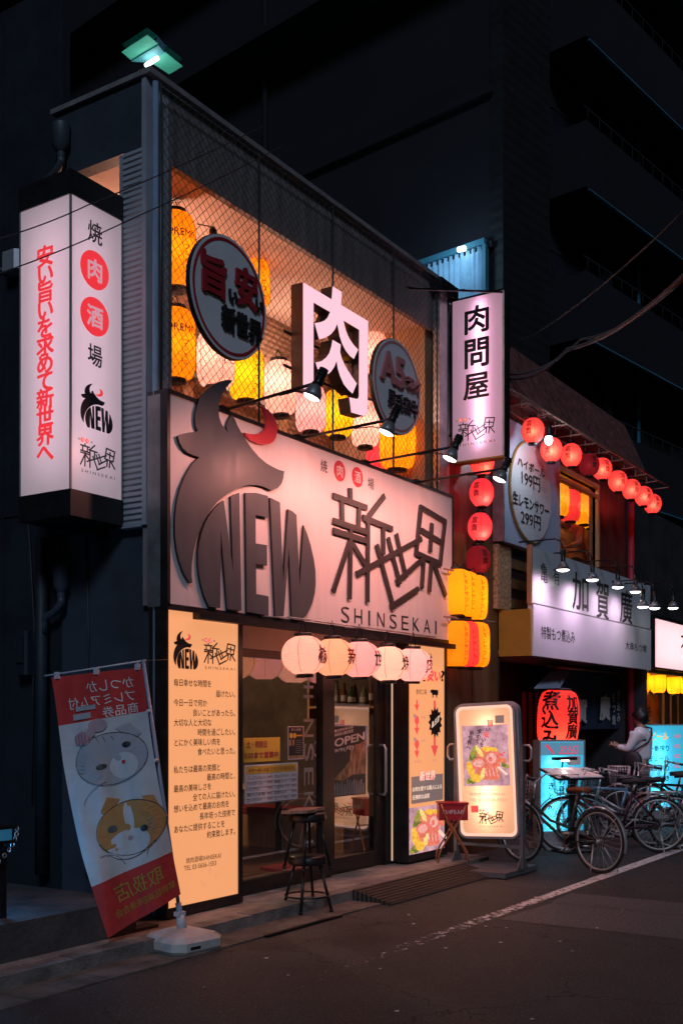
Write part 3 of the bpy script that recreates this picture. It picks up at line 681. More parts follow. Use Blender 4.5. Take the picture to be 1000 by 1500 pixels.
# ---------------------------------------------------------------- arm lamps over the sign
def arm_lamp(u0, v0, u1, v1, label, e=26, aim=None, long=False):
    p = P(u0, v0, -.01); q = X(u1, v1, p.x)
    if not long: p.z = SZ1 + .03
    t = thing('arm_lamp', label, 'spotlight', p, 0, 'lamps on long arms above the bull sign'); q = q - p
    b = mb('black_metal'); b.tube([(0, 0, 0), (0, q.y * .5, q.z * .5), (0, q.y, q.z)], .013); b.cbox((0, .02, 0), (.10, .06, .05)); b.build('arm', None, t)
    ax = Vector((-.22, .34, -.90)).normalized() if aim is None else Vector(aim).normalized()
    M = Matrix.Translation(q + ax * .02) @ ax.to_track_quat('Z', 'Y').to_matrix().to_4x4()
    b = mb('black_metal'); b.lathe([(.001, -.13), (.036, -.13), (.036, -.02), (.045, 0), (.030, .0)], M=M, n=18, cap=False)
    for z in (-.11, -.085, -.06): b.lathe([(.037, z), (.043, z + .004), (.043, z + .010), (.037, z + .014)], M=M, n=18)
    b.build('lamp_holder', None, t)
    b = mb('steel_grey'); b.lathe([(.026, 0), (.045, .02), (.068, .07), (.072, .105), (.066, .105)], M=M, n=22); b.build('reflector', None, t)
    b = mb('bulb_white'); b.lathe([(.066, .098), (.060, .106), (.035, .116), (.001, .119)], M=M, n=22); b.build('bulb', None, t)
    b = mb('cable'); b.tube([tuple(q + Vector((0, .02, .02))), tuple(q + Vector((.02, .10, -.06))), tuple(q + Vector((.01, .2, -.03))), (0, q.y * .6, q.z * .6 - .015)], .005, 6); b.build('lead', None, t)
    lamp('spot', 'SPOT', q + ax * .20, e, (1, .34, .27), t, .05, (.10, .60, -.80), 155, .9)
    return t
arm_lamp(330, 596, 466, 560, 'arm lamp in front of the big meat character, first from the bull head', 38)
arm_lamp(440, 642, 574, 614, 'arm lamp in front of the round A5 sign', 60)
arm_lamp(537, 680, 666, 654, 'arm lamp overlapping the foot of the tall pink hanging sign', 72)
arm_lamp(612, 708, 738, 686, 'arm lamp nearest the red lantern column, right of the bull sign', 44)
# ---------------------------------------------------------------- chain link fence
fe = thing('chain_link_fence', 'chain link fence over the lantern balcony of the restaurant', 'fence', (6.1, .1, 4.0))
b = mb('wire'); a0, a1, z0, z1 = .06, 4.50, .09, 2.40; pit = .082; r = .0026
def wl(m, p, q):
    d = (q - p).normalized(); s_ = d.cross(Vector((0, 1, 0))) * r; e = Vector((0, r, 0)); o = len(m.v)
    m.v.extend([tuple(x) for x in (p - s_, p - e, p + s_, p + e, q - s_, q - e, q + s_, q + e)])
    for i in range(4): m.face((o + i, o + (i + 1) % 4, o + 4 + (i + 1) % 4, o + 4 + i))
H = z1 - z0; sl = 1.0
k = -int(H / pit) - 1
while k * pit < a1 - a0:
    x = a0 + k * pit
    lo = max(0, a0 - x); hi = min(H, a1 - x)
    if hi > lo:
        wl(b, Vector((x + lo, 0, z0 + lo)), Vector((x + hi, 0, z0 + hi)))
        X_ = a0 + a1 - x
        wl(b, Vector((X_ - lo, .004, z0 + lo)), Vector((X_ - hi, .004, z0 + hi)))
    k += 1
o = b.build('wire_mesh', None, fe)
b = mb('wire')
for x in (.06, 1.28, 2.42, 3.55, 4.50): b.tube([(x, .03, .05), (x, .03, 2.42)], .010, 6)
for z in (.09, 2.40): b.tube([(.06, .03, z), (4.5, .03, z)], .008, 6)
b.build('support_rods', None, fe)
# ---------------------------------------------------------------- round signs
def round_sign(c, r, label, ring, fn, face='round_white'):
    t = thing('round_sign', label, 'sign', c); F = Frame((0, 0, 0), (1, 0, 0)); 
    b = mb('round_white'); F.ell(b, 0, 0, r, r, -.04, .0, n=56); b.use('black'); F.ell(b, 0, 0, r + .005, r + .005, -.045, -.006, n=56); b.build('disc', None, t)
    b = mb(ring); F.ell(b, 0, 0, r * .955, r * .955, 0, .003, n=56, hole=.945); b.build('ring', None, t)
    b = mb(); fn(F, b, t); 
    b = mb('steel_grey'); b.tube([(-.2, .045, .2), (-.2, .09, .2)], .012); b.tube([(.2, .045, -.2), (.2, .09, -.2)], .012); b.build('bracket', None, t)
    return t
F0 = Frame((0, -.02, 0), (1, 0, 0))
def rs1(F, b, t):
    b.use('round_red'); F.fit(b, '旨', -.37, -.06, -.06, .27, bold=.035, c0=.004, c1=.022); F.fit(b, '安', .05, .34, -.03, .30, bold=.035, c0=.004, c1=.022)
    b.use('ink'); F.fit(b, 'い', -.03, .07, -.04, .06, bold=.03, c0=.006, c1=.025); F.fit(b, 'い', .32, .41, -.01, .09, bold=.03, c0=.006, c1=.025)
    F.fit(b, '新世界', -.12, .40, -.29, -.08, bold=.035, c0=.004, c1=.022); b.build('lettering', None, t)
a, bz = F0.uv(337, 436)
round_sign((a, -.02, bz), .478, 'round white sign with red ring and dark red characters, beside the bull horn', 'round_red', rs1)
def rs2(F, b, t):
    b.use('round_pink'); F.fit(b, 'A5', -.36, .12, -.01, .30, bold=.035, c0=.004, c1=.028); F.fit(b, 'ランク', .13, .40, .03, .15, bold=.03, c0=.01, c1=.05)
    b.use('ink'); F.fit(b, '黒毛和牛', -.20, .40, -.24, -.06, bold=.015, c0=.004, c1=.022); b.build('lettering', None, t)
a, bz = F0.uv(582, 567)
round_sign((a, -.02, bz), .468, 'round white sign reading A5 with raised pink letters', 'round_pink', rs2)
# ---------------------------------------------------------------- big 3D character
C2 = lambda x, y: (420 + x / 6.82, 400 + y / 6.82)
FM = Frame((0, -.06, 0), (1, 0, 0))
MEAT = [(160,90),(445,262),(450,200),(455,130),(550,190),(546,255),(542,318),(812,480),(808,1000),(805,1385),(797,1412),(770,1430),(640,1392),(630,1310),(620,1240),(695,1258),(711,1252),(717,1230),(718,900),(720,568),(565,475),(578,530),(598,600),(625,655),(665,715),(712,765),(668,860),(625,825),(585,775),(550,705),(525,630),(502,510),(478,565),(440,610),(385,645),(320,662),(275,500),(330,493),(375,475),(405,445),(430,390),(267,296),(267,800),(267,1182),(160,1155)]
MEAT2 = [(455,665),(538,715),(532,790),(548,850),(575,912),(608,970),(650,1035),(698,1105),(655,1206),(610,1165),(565,1108),(530,1030),(508,960),(495,880),(475,935),(440,985),(395,1025),(330,1045),(285,895),(345,880),(390,845),(422,800),(442,735)]
m1 = [FM.uv(*C2(*p)) for p in MEAT]; m2 = [FM.uv(*C2(*p)) for p in MEAT2]
t = thing('meat_character_sign', 'big glowing white three dimensional meat character hung before the balcony fence', 'sign', (8.3, .0, 4.9)); L0 = Vector(t.location)
for q in (m1, m2):
    b = mb('face_meat'); FM.poly(b, q, -.005, 0, side='black'); o = b.build('glowing_face', None, t); o.location = -L0
    b = mb('bronze_frame')
    for i in range(len(q)):
        p_, r_ = q[i], q[(i + 1) % len(q)]; b.add([FM.w(*p_, -.125), FM.w(*r_, -.125), FM.w(*r_, .002), FM.w(*p_, .002)], [(0, 1, 2, 3)])
    FM.poly(b, q, -.126, -.125); o = b.build('side_return', None, t); o.location = -L0
b = mb('black_metal'); b.tube([(-.6, .10, .1), (-.6, .1, .1), (.7, .10, .1)], .014); b.tube([(-.6, .1, -.2), (.7, .1, -.2)], .014); b.build('mounting_rail', None, t)
# ---------------------------------------------------------------- paper lanterns
def prof_barrel(w, h, k=4.5, n=22):
    out = []
    for i in range(n + 1):
        s = -1 + 2 * i / n; z = s * h / 2; r = (w / 2) * (.55 + .45 * (1 - abs(s) ** k) ** (1 / 2.2))
        out.append((r, z))
    return out
def prof_round(w, h, n=20):
    out = []
    for i in range(n + 1):
        s = -.93 + 1.86 * i / n; out.append(((w / 2) * math.sqrt(max(0, 1 - abs(s) ** 2.15)), s * h / 2 / .93))
    return out
def radius_at(prof, z):
    for (r0, z0), (r1, z1) in zip(prof, prof[1:]):
        if z0 <= z <= z1: return r0 + (r1 - r0) * (z - z0) / (z1 - z0 + 1e-9)
    return prof[-1][0]
WSC = 1.0
def lantern(name, label, group, loc, prof, m, w, h, watts, lcol, texts=(), capm='black', hang=.09, bulb_z=-.02, loop=True, ribs=6, label_cat='lantern', bulb_off=(0, 0)):
    t = thing(name, label, label_cat, loc, 0, group)
    t.rotation_euler = (random.uniform(-.045, .045), random.uniform(-.045, .045), 0)
    pr = list(prof); fine = []; nr = max(10, int(h / .021))
    for i in range(nr * 4 + 1):
        z = prof[0][1] + (prof[-1][1] - prof[0][1]) * i / (nr * 4); fine.append((radius_at(prof, z) * (1 - .016 * (.5 - .5 * math.cos(2 * math.pi * i / 4)) - .006 * random.random()), z))
    b = mb(m); b.lathe(fine, n=32); sh = b.build('paper_shade', None, t)
    rt = pr[-1][0]; rb_ = pr[0][0]; zt = pr[-1][1]; zb = pr[0][1]
    cr = max(rt, .03) * 1.02
    for z0, z1 in ((zt - .003, zt + .028), (zb - .026, zb + .003)):
        b = mb(capm); b.lathe([(.001, z0), (cr, z0), (cr, z1), (cr * .86, z1), (.001, z1 - .004)], n=24); b.build('cap', None, t)
    b = mb('black_metal')
    if loop: b.tube([(-.05, 0, zt + .02), (-.04, 0, zt + .07), (0, 0, zt + hang + .02), (.04, 0, zt + .07), (.05, 0, zt + .02)], .005, 6)
    else: b.tube([(0, 0, zt), (0, 0, zt + hang)], .005, 6)
    b.build('hanging_wire', None, t)
    if ribs:
        b = mb('seam_red' if 'red' in m or 'rose' in m or 'unlit' in m else 'seam_amber' if 'amber' in m or 'orange' in m else 'seam_pink')
        for i in range(ribs):
            a = 2 * math.pi * (i + .35) / ribs; b.tube([((r + .0015) * math.cos(a), (r + .0015) * math.sin(a), z) for r, z in pr[1:-1]], .0022, 5)
        b.build('cord_lines', None, t)
    for tx in texts: ltext(t, pr, *tx)
    lamp('lantern_light', 'POINT', (bulb_off[0], bulb_off[1], bulb_z), watts * WSC, lcol, t, .035)
    return t
def wrap(fn, pr, phi):
    def g(a, z):
        r = radius_at(pr, z) + .0035; an = phi + a / r; return (r * math.cos(an), r * math.sin(an), z)
    return g
def ltext(t, pr, s, phi, z, em, m='ink', pitch=None, bold=.01, sx=1):
    b = mb(m); W_ = wrap(None, pr, phi)
    def put(tx, fn):
        for q in range(5 if bold > 0 else 1): b.add([W_(*fn(x + bold * math.cos(q * 1.2566), y + bold * math.sin(q * 1.2566))) for x, y in tx[0]], tx[1])
    if pitch:
        for i, ch in enumerate(s): put(text2d(ch), lambda x, y: ((x - .5) * em * sx, z - pitch * (i - (len(s) - 1) / 2) + (y - .38) * em))
    else:
        tx = text2d(s); c = (tx[3][0] + tx[3][1]) / 2; put(tx, lambda x, y: ((x - c) * em * sx, z + (y - .38) * em))
    b.build('lettering', None, t)
def llogo(t, pr, phi, size, m='ink_red'):
    b = mb(m); W_ = wrap(None, pr, phi); T = lambda L: [((p[0] - (bx0 + bx1) / 2) / (by1 - by0) * size, (p[1] - (by0 + by1) / 2) / (by1 - by0) * size) for p in L]
    for q in (bull2, horn2, n2, e2, w2):
        pts = T(q); tr = tessellate_polygon([[Vector((x, y, 0)) for x, y in pts]]); b.add([W_(x, y) for x, y in pts], tr)
    b.build('lettering', None, t)
FRONT = -math.pi / 2
# the five under the sign
PR = prof_round(.385, .315)
dat = [(445, 960, 'paper_pale', 'first pale round lantern under the sign, with the small bull mark', .55), (488, 963, 'paper_peach', 'pale round lantern under the sign lettered with the character for new', .42),
       (527, 966, 'paper_blush', 'pale pinkish round lantern under the sign, third of its row', .42), (568, 972.5, 'paper_pale', 'pale round lantern under the sign with the black character for grilling', .9), (604, 974, 'paper_blush', 'last pale round lantern under the sign with the red meat character', .8)]
for i, (u, v, m, lb, wt) in enumerate(dat):
    t = lantern('round_lantern', lb, 'round lanterns hung below the bull sign', P(u, v, -.30), PR, m, .385, .315, wt, (1, .72, .55), hang=.14, bulb_z=.0)
    if i == 0: llogo(t, PR, FRONT + .12, .16)
    else: ltext(t, PR, '新世焼肉'[i - 1], FRONT + .10, .0, .155, ['ink_red', 'ink', 'ink', 'ink_red'][i - 1], bold=.02)
b = mb('galv'); b.tube([(7.2, -.30, 2.43), (9.75, -.30, 2.43)], .008); 
for x in (7.22, 8.5, 9.72): b.tube([(x, -.30, 2.43), (x, -.02, 2.45)], .006)
tag(b.build('lantern_rail'), 'thin metal rail under the sign carrying five pale lanterns', 'rail')
# balcony lanterns
WSC = 1.1
GB = 'lanterns hung inside the caged balcony'
def bl(u, v, y, w, h, m, label, watts, lc, texts=(), bz=-.02, k=4.5):
    lantern('paper_lantern', label, GB, P(u, v, y), prof_barrel(w, h, k), m, w, h, watts, lc, texts, hang=.1, bulb_z=bz, ribs=5)
AM = (1, .62, .13); PK = (.55, .34, .28)
bl(258, 368, .62, .34, .62, 'paper_orange', 'tall amber lantern with gold lettering, topmost in the balcony corner', 1.6, AM, [('PREMIUM', FRONT - .18, .10, .085, 'leather_brown'), ('プレモル', FRONT - .3, -.1, .05, 'leather_brown', .055)])
bl(257, 505, .62, .34, .58, 'paper_orange', 'tall amber lantern in the balcony corner just above the sign corner', 1.8, AM, [('PREMIUM', FRONT - .18, .10, .085, 'leather_brown'), ('プレモル', FRONT - .3, -.1, .05, 'leather_brown', .055)])
bl(374, 414, .85, .28, .46, 'paper_orange', 'amber lantern half hidden behind the round sign beside the horn', 1.2, AM, [('レモンサワー', FRONT - .3, 0, .06, 'ink', .066)])
bl(316, 527, .55, .33, .46, 'paper_pale', 'pale pink lantern with black script right above the bull horn', 4.0, PK, [('ジムビーム', FRONT - .2, .05, .06, 'ink'), ('ハイボール', FRONT - .1, -.05, .055, 'ink')], .03)
bl(361, 548, .50, .31, .46, 'paper_amber', 'yellow lantern with boxed black script above the sign, left of the meat character', 2.2, AM, [('レモンサワー？', FRONT - .3, 0, .055, 'ink', .06)])
bl(410, 569, .60, .30, .50, 'paper_pale', 'brightest pale pink lantern, left of the meat character', 4.6, PK, (), .03)
bl(455, 600, .50, .30, .44, 'paper_blush', 'pale pink lantern below the left leg of the meat character', 2.6, PK)
bl(496, 606, .50, .30, .46, 'paper_amber', 'yellow lantern framed inside the meat character legs', 2.0, AM, [('生ビール', FRONT - .2, 0, .06, 'ink', .07)])
bl(535, 622, .55, .30, .47, 'paper_pale', 'pale pink lantern below the right leg of the meat character', 3.6, PK)
bl(546, 520, .90, .30, .48, 'paper_pale', 'pale pink lantern peeping out between the meat character and A5 sign', 3.0, PK, [('ハイボール', FRONT - .1, 0, .06, 'ink_red', .07)])
bl(582, 648, .50, .40, .58, 'paper_orange', 'largest amber lantern below the round A5 sign', 3.2, AM)
bl(551, 667, .8, .24, .30, 'paper_rose', 'small red lantern low behind the fence next to the largest amber one', .6, (1, .3, .3), k=2.4)
bl(602, 540, .9, .28, .46, 'paper_orange', 'amber lantern mostly hidden behind the A5 sign', 2.2, AM)
# small unlit fitting on the balcony ceiling, then two added fill lamps
t = thing('ceiling_fitting', 'small dark lamp fitting on the balcony ceiling above the round sign', 'lamp', P(312, 338, .45))
b = mb('black_metal'); b.lathe([(.001, -.05), (.03, -.04), (.035, 0), (.02, .03), (.006, .04)], n=12); b.build('lamp_holder', None, t); b = mb('black'); b.tube([(0, 0, .03), (.03, .2, .12)], .005, 5); b.build('cable', None, t)
for x, e_, lb in ((7.2, 30, 'added warm fill lamp on the balcony ceiling, hidden behind the round sign by the bull horn'), (9.3, 20, 'added warm fill lamp on the balcony ceiling, hidden behind the big meat character')):
    t = thing('ceiling_lamp', lb, 'lamp', (x, 1.1, 5.80))
    b = mb('tent_lamp'); b.lathe([(.001, -.04), (.03, -.025), (.04, 0), (.03, .03), (.012, .05)], n=14); b.build('bulb', None, t); b = mb('black'); b.tube([(0, 0, .04), (0, 0, .152)], .008, 6); b.build('stem', None, t)
    lamp('fill_light', 'POINT', (0, .1, -.5), e_, (1, .57, .42), t, .1)  # unseen lamp added to brighten the balcony ceiling
# ---------------------------------------------------------------- square pillar sign on the corner
t = thing('pillar_sign', 'tall white square column sign with red writing on the building corner', 'sign', (5.82, .72, 3.1)); L0 = Vector(t.location)
xl, xr, yf, yb, zb_, zt_ = 5.55, 6.075, .45, .985, 3.275, 5.42
b = mb('black'); b.box(xl - .012, xr, yf - .012, yb + .012, 5.421, 5.60); b.box(xl - .012, xr, yf - .012, yb + .012, 3.08, 3.274)
b.box(xl + .02, xr - .0, yb - .01, yb, 3.275, 5.42); b.box(xr - .012, xr, yf + .01, yb - .011, 3.275, 5.42); o = b.build('cap', None, t); o.location = -L0
FL = Frame((xl, 0, 0), (0, -1, 0)); FR = Frame((0, yf, 0), (1, 0, 0))
for F, a0, a1 in ((FL, -yb, -yf - .001), (FR, xl + .001, xr - .004)):
    b = mb('face_pillar'); b.quad(F.w(a0, zb_), F.w(a1, zb_), F.w(a1, zt_), F.w(a0, zt_)); o = b.build('lit_panel', None, t); o.location = -L0
b = mb('sign_case'); b.box(xl - .006, xl + .008, yf - .006, yf + .008, zb_, zt_); b.box(xr - .012, xr, yf - .005, yf + .01, zb_, zt_); b.box(xl - .005, xl + .01, yb - .004, yb + .01, zb_, zt_); o = b.build('edge_trim', None, t); o.location = -L0
b = mb('print_red_pillar'); a, top = FL.uv(67, 362); _, bot = FL.uv(67, 676)
FL.vcol(b, '安い旨いを求めて新世界へ', a, top, .165, (top - bot) / 12, bold=.035, sx=1.16); o = b.build('slogan_lettering', None, t); o.location = -L0
b = mb('ink'); 
for ch, v, cm in (('焼', 341, 0), ('肉', 396, 1), ('酒', 464, 1), ('場', 521, 0)):
    a, z = FR.uv(139, v)
    if cm: b.use('print_red_pillar'); FR.ell(b, a, z, .145, .142, 0, .002); b.use('face_pillar'); FR.line(b, ch, a, z, .17, .03, align='c', c0=.002, c1=.005)
    else: b.use('ink'); FR.line(b, ch, a, z, .17, .015, align='c', sx=.9)
a0, z1_ = FR.uv(118, 556); _, z0_ = FR.uv(118, 617); a1, _ = FR.uv(165, 600); bull_logo(FR, b, a0, a1, z0_ - .03, z1_, red='print_red_pillar')
a0, z1_ = FR.uv(118, 646); _, z0_ = FR.uv(118, 682); a1, _ = FR.uv(168, 660); char_logo(FR, b, a0, a1, z0_, z1_, red='print_red_pillar', w=.011)
o = b.build('logo_lettering', None, t); o.location = -L0
for x, y in ((5.70, .70), (5.86, .60)):
    pass
lamp('tube_light', 'AREA', (5.80 - L0.x, .72 - L0.y, 4.35 - L0.z), 2.1, (1, .80, .90), t, aim=(0, -1, 0), size=(.06, 1.9))
lamp('tube_light', 'AREA', (5.80 - L0.x, .74 - L0.y, 4.35 - L0.z), 2.1, (1, .80, .90), t, aim=(-1, 0, 0), size=(.06, 1.9))
b = mb('black_metal'); b.box(6.0, 6.08, .6, .66, 3.0, 3.079); o = b.build('bracket', None, t); o.location = -L0
# ---------------------------------------------------------------- tall pink hanging sign
t = thing('hanging_sign', 'tall pinkish white projecting sign with three large black characters', 'sign', (10.96, -.2, 5.3)); L0 = Vector(t.location)
xs = 10.90; FH = Frame((xs, 0, 0), (0, -1, 0)); A0, A1, B0, B1 = -.114, .545, 4.46, 6.30
b = mb('face_pink'); b.quad(FH.w(A0 + .02, B0 + .02), FH.w(A1 - .035, B0 + .02), FH.w(A1 - .035, B1 - .02), FH.w(A0 + .02, B1 - .02)); o = b.build('lit_panel', None, t); o.location = -L0
b = mb('black'); 
FH.poly(b, [(A0, B0), (A1, B0), (A1, B1), (A0, B1)], -.125, -.118)
b.box(xs - .005, xs + .125, -A1, -A1 + .008, B0, B1); b.box(xs - .005, xs + .125, -A0 - .008, -A0, B0, B1); b.box(xs - .005, xs + .125, -A1 + .008, -A0 - .008, B1 - .02, B1); b.use('mustard'); b.box(xs - .004, xs + .124, -A1 + .008, -A0 - .008, B0, B0 + .02); o = b.build('case', None, t); o.location = -L0
b = mb('acrylic_white'); FH.rect(b, A1 - .034, A1 - .009, B0 + .021, B1 - .021, -.01, .003); o = b.build('edge_trim', None, t); o.location = -L0
b = mb('ink')
for ch, v, in (('肉', 484), ('問', 518), ('屋', 555)):
    pass
for ch, vt, vb in (('肉', 450, 491), ('問', 498, 541), ('屋', 549, 587)): FH.pxfit(b, ch, 680 if ch != '屋' else 678, 716, vt + 1, vb + 1, bold=.025)
a0, z1_ = FH.uv(671, 620); _, z0_ = FH.uv(671, 648); a1, _ = FH.uv(724, 620); char_logo(FH, b, a0, a1, z0_, z1_ + .01, red='print_red', w=.012)
o = b.build('lettering', None, t); o.location = -L0
b = mb('black_metal'); b.tube([P(596, 421, -.25), P(604, 423, -.25), X(740, 428, xs + .06)], .012, 6); b.tube([(xs + .06, .114, 6.0), (xs + .06, .25, 6.0)], .015, 6); b.tube([(xs + .06, .114, 4.8), (xs + .06, .25, 4.8)], .015, 6); o = b.build('bracket', None, t); o.location = -L0
lamp('tube_light', 'AREA', (xs + .085 - L0.x, -.24 - L0.y, 5.42 - L0.z), 3.6, (1, .72, .86), t, aim=(-1, 0, 0), size=(.035, 1.6))
# ---------------------------------------------------------------- orange light boxes by the door
def lightbox(label, x0, x1, z0, z1, fw=.05):
    t = thing('light_box', label, 'light box', ((x0 + x1) / 2, .09, z0), 0, 'orange light boxes on both sides of the door'); L0 = Vector(t.location)
    b = mb('bronze_frame'); b.box(x0 - .02, x0, .0, .18, z0, z1); b.box(x1, x1 + fw, 0, .18, z0, z1); b.box(x0, x1, 0, .18, z0, z0 + .075); b.box(x0, x1, 0, .18, z1 - .03, z1); b.box(x0, x1, .172, .18, z0 + .075, z1 - .03)
    o = b.build('case', None, t); o.location = -L0
    b = mb('face_orange'); b.quad((x0, .012, z0 + .075), (x1, .012, z0 + .075), (x1, .012, z1 - .03), (x0, .012, z1 - .03)); o = b.build('lit_panel', None, t); o.location = -L0
    for x in (x0 + (x1 - x0) * .3, x0 + (x1 - x0) * .72):
        lamp('tube_light', 'AREA', (x - L0.x, .15, (z0 + z1) / 2 + .08 - L0.z), 10.0, (1, .80, .6), t, aim=(0, -1, 0), size=(.05, (z1 - z0) * .82))
    return t, L0
t, L0 = lightbox('orange light box covered with lines of black handwriting style text, left of the door', 6.10, 6.943, .105, 2.455)
FB = Frame((0, .012, 0), (1, 0, 0)); b = mb('ink')
left = FB.uv(254, 1000)[0]; right = FB.uv(341.5, 1000)[0]
em = (FB.uv(312.5, 1000)[0] - left) / 8.0
zz = lambda i: FB.uv(254, 999.5 + 14.75 * i)[1]
poem = [('毎日幸せな時間を', 0, 0), ('届けたい。', 1, 1), ('今日一日で何か', 2, 0), ('良いことがあったら。', 3, 1), ('大切な人と大切な', 4, 0), ('時間を過ごしたい。', 5, 1), ('とにかく美味しい肉を', 6, 0), ('食べたいと思った。', 7, 1),
        ('私たちは最高の笑顔と', 8.7, 0), ('最高の時間と、', 9.65, 1), ('最高の美味しさを', 10.6, 0), ('全ての人に届けたい。', 11.6, 1), ('想いを込めて最高のお肉を', 12.6, 0), ('長年培った技術で', 13.6, 1), ('あなたに提供することを', 14.65, 0), ('約束致します。', 15.6, 1)]
for s_, i, al in poem: FB.line(b, s_, right + .02 if al else left, zz(i), em * 1.02, .012, align='r' if al else 'l', sx=.93)
FB.line(b, '焼肉酒場SHINSEKAI', FB.uv(272, 1260)[0], FB.uv(272, 1261)[1], em * .82, .004); FB.line(b, 'TEL 03-5656-1553', FB.uv(269, 1270)[0], FB.uv(270, 1271.5)[1], em * .88, .004)
a0, z1_ = FB.uv(254, 923); _, z0_ = FB.uv(254, 979); a1, _ = FB.uv(290, 940); bull_logo(FB, b, a0, a1, z0_, z1_, red='print_red')
a0, z1_ = FB.uv(299, 940); _, z0_ = FB.uv(299, 972); a1, _ = FB.uv(344, 940); char_logo(FB, b, a0, a1, z0_, z1_ , w=.011)
random.seed(11)
b.use('print_taupe')
for i in range(16):
    x = left + .30 + random.random() * .25; z = .25 + random.random() * .30; FB.poly(b, [(x, z), (x + .004, z - .01), (x + .012 * random.random(), z - .03 - .03 * random.random())], 0, .001)
o = b.build('lettering', None, t); o.location = -L0
t, L0 = lightbox('orange light box with red arrows and a picture of meat, right of the door', 9.745, 10.54, .12, 2.42)
b = mb('ink'); F = FB
F.pxfit(b, '肉屋は', 612, 632, 954, 977, bold=.03); F.pxfit(b, 'なぜ', 612, 623, 983, 998, bold=.03); F.pxfit(b, '?', 645, 650, 982, 998, bold=.03)
b.use('print_red'); F.pxfit(b, '安い', 624, 645, 980, 998, bold=.05)
b.use('ink'); F.pxfit(b, '食肉工場', 608.5, 624, 1009, 1017)
F.pxpoly(b, [(630, 1011), (633, 1010), (641, 1011), (641, 1018), (639.5, 1018), (639.5, 1022), (638.5, 1022), (638, 1018), (634, 1018), (634, 1022), (633, 1022), (632.5, 1016), (630, 1014)], c0=0)
b.use('print_red')
def arrow(u, v0, v1, w, hw, hl):
    F.pxpoly(b, [(u - w, v0), (u + w, v0), (u + w, v1 - hl), (u + hw, v1 - hl), (u, v1), (u - hw, v1 - hl), (u - w, v1 - hl)], c0=0)
arrow(610, 1025, 1041, .8, 3.4, 9); arrow(610, 1056, 1076, .8, 3.4, 10); arrow(610, 1090, 1110, .8, 3.4, 10); arrow(636, 1026, 1109, 1.3, 5, 17)
for v in (1055, 1090): a, z = F.uv(610, v); F.ell(b, a, z, .045, .045, 0, .003, n=16)
b.use('ink'); a, z = F.uv(637, 1058); pts = []
for i in range(26):
    r_ = .155 if i % 2 else .115; an = 2 * math.pi * i / 26; pts.append((a + r_ * math.cos(an), z + 1.1 * r_ * math.sin(an)))
F.poly(b, pts, 0, .004); b.use('print_pale'); F.poly(b, [(a - .085, z - .06), (a + .07, z + .01), (a + .085, z + .075), (a - .07, z + .005)], .004, .006)
b.use('ink'); F.fit(b, '直送!', a - .06, a + .06, z - .04, z + .02, bold=.03, skew=.05, c0=.006, c1=.008)
b.use('print_taupe'); F.pxfit(b, '問屋', 616, 622, 1049, 1053); F.pxfit(b, '仲卸', 616, 622, 1083, 1087); F.pxfit(b, '一般の焼肉店', 605, 617, 1114, 1118); F.pxfit(b, '新世界', 633, 639, 1112, 1116)
for v in (1046, 1080): F.pxpoly(b, [(605, v), (609, v + 1), (609, v + 6), (607, v + 8)], c0=0); 
b.use('print_grey'); F.pxpoly(b, [(602, 1138), (648, 1133), (648, 1171), (602, 1178)], c0=0, c1=.004)
b.use('print_red'); F.pxfit(b, '新世界', 613, 637, 1129, 1145, bold=.09, c0=.003, c1=.006); b.use('print_pale'); F.pxfit(b, '新世界', 613.5, 636.5, 1129.5, 1144.5, bold=.03, c0=.004, c1=.008)
F.pxfit(b, 'お肉を愛する職人による', 603, 646, 1153, 1160, bold=.02, c0=.003, c1=.006); F.pxfit(b, '圧倒的な品質', 603, 628, 1165, 1172, bold=.02, c0=.003, c1=.006)
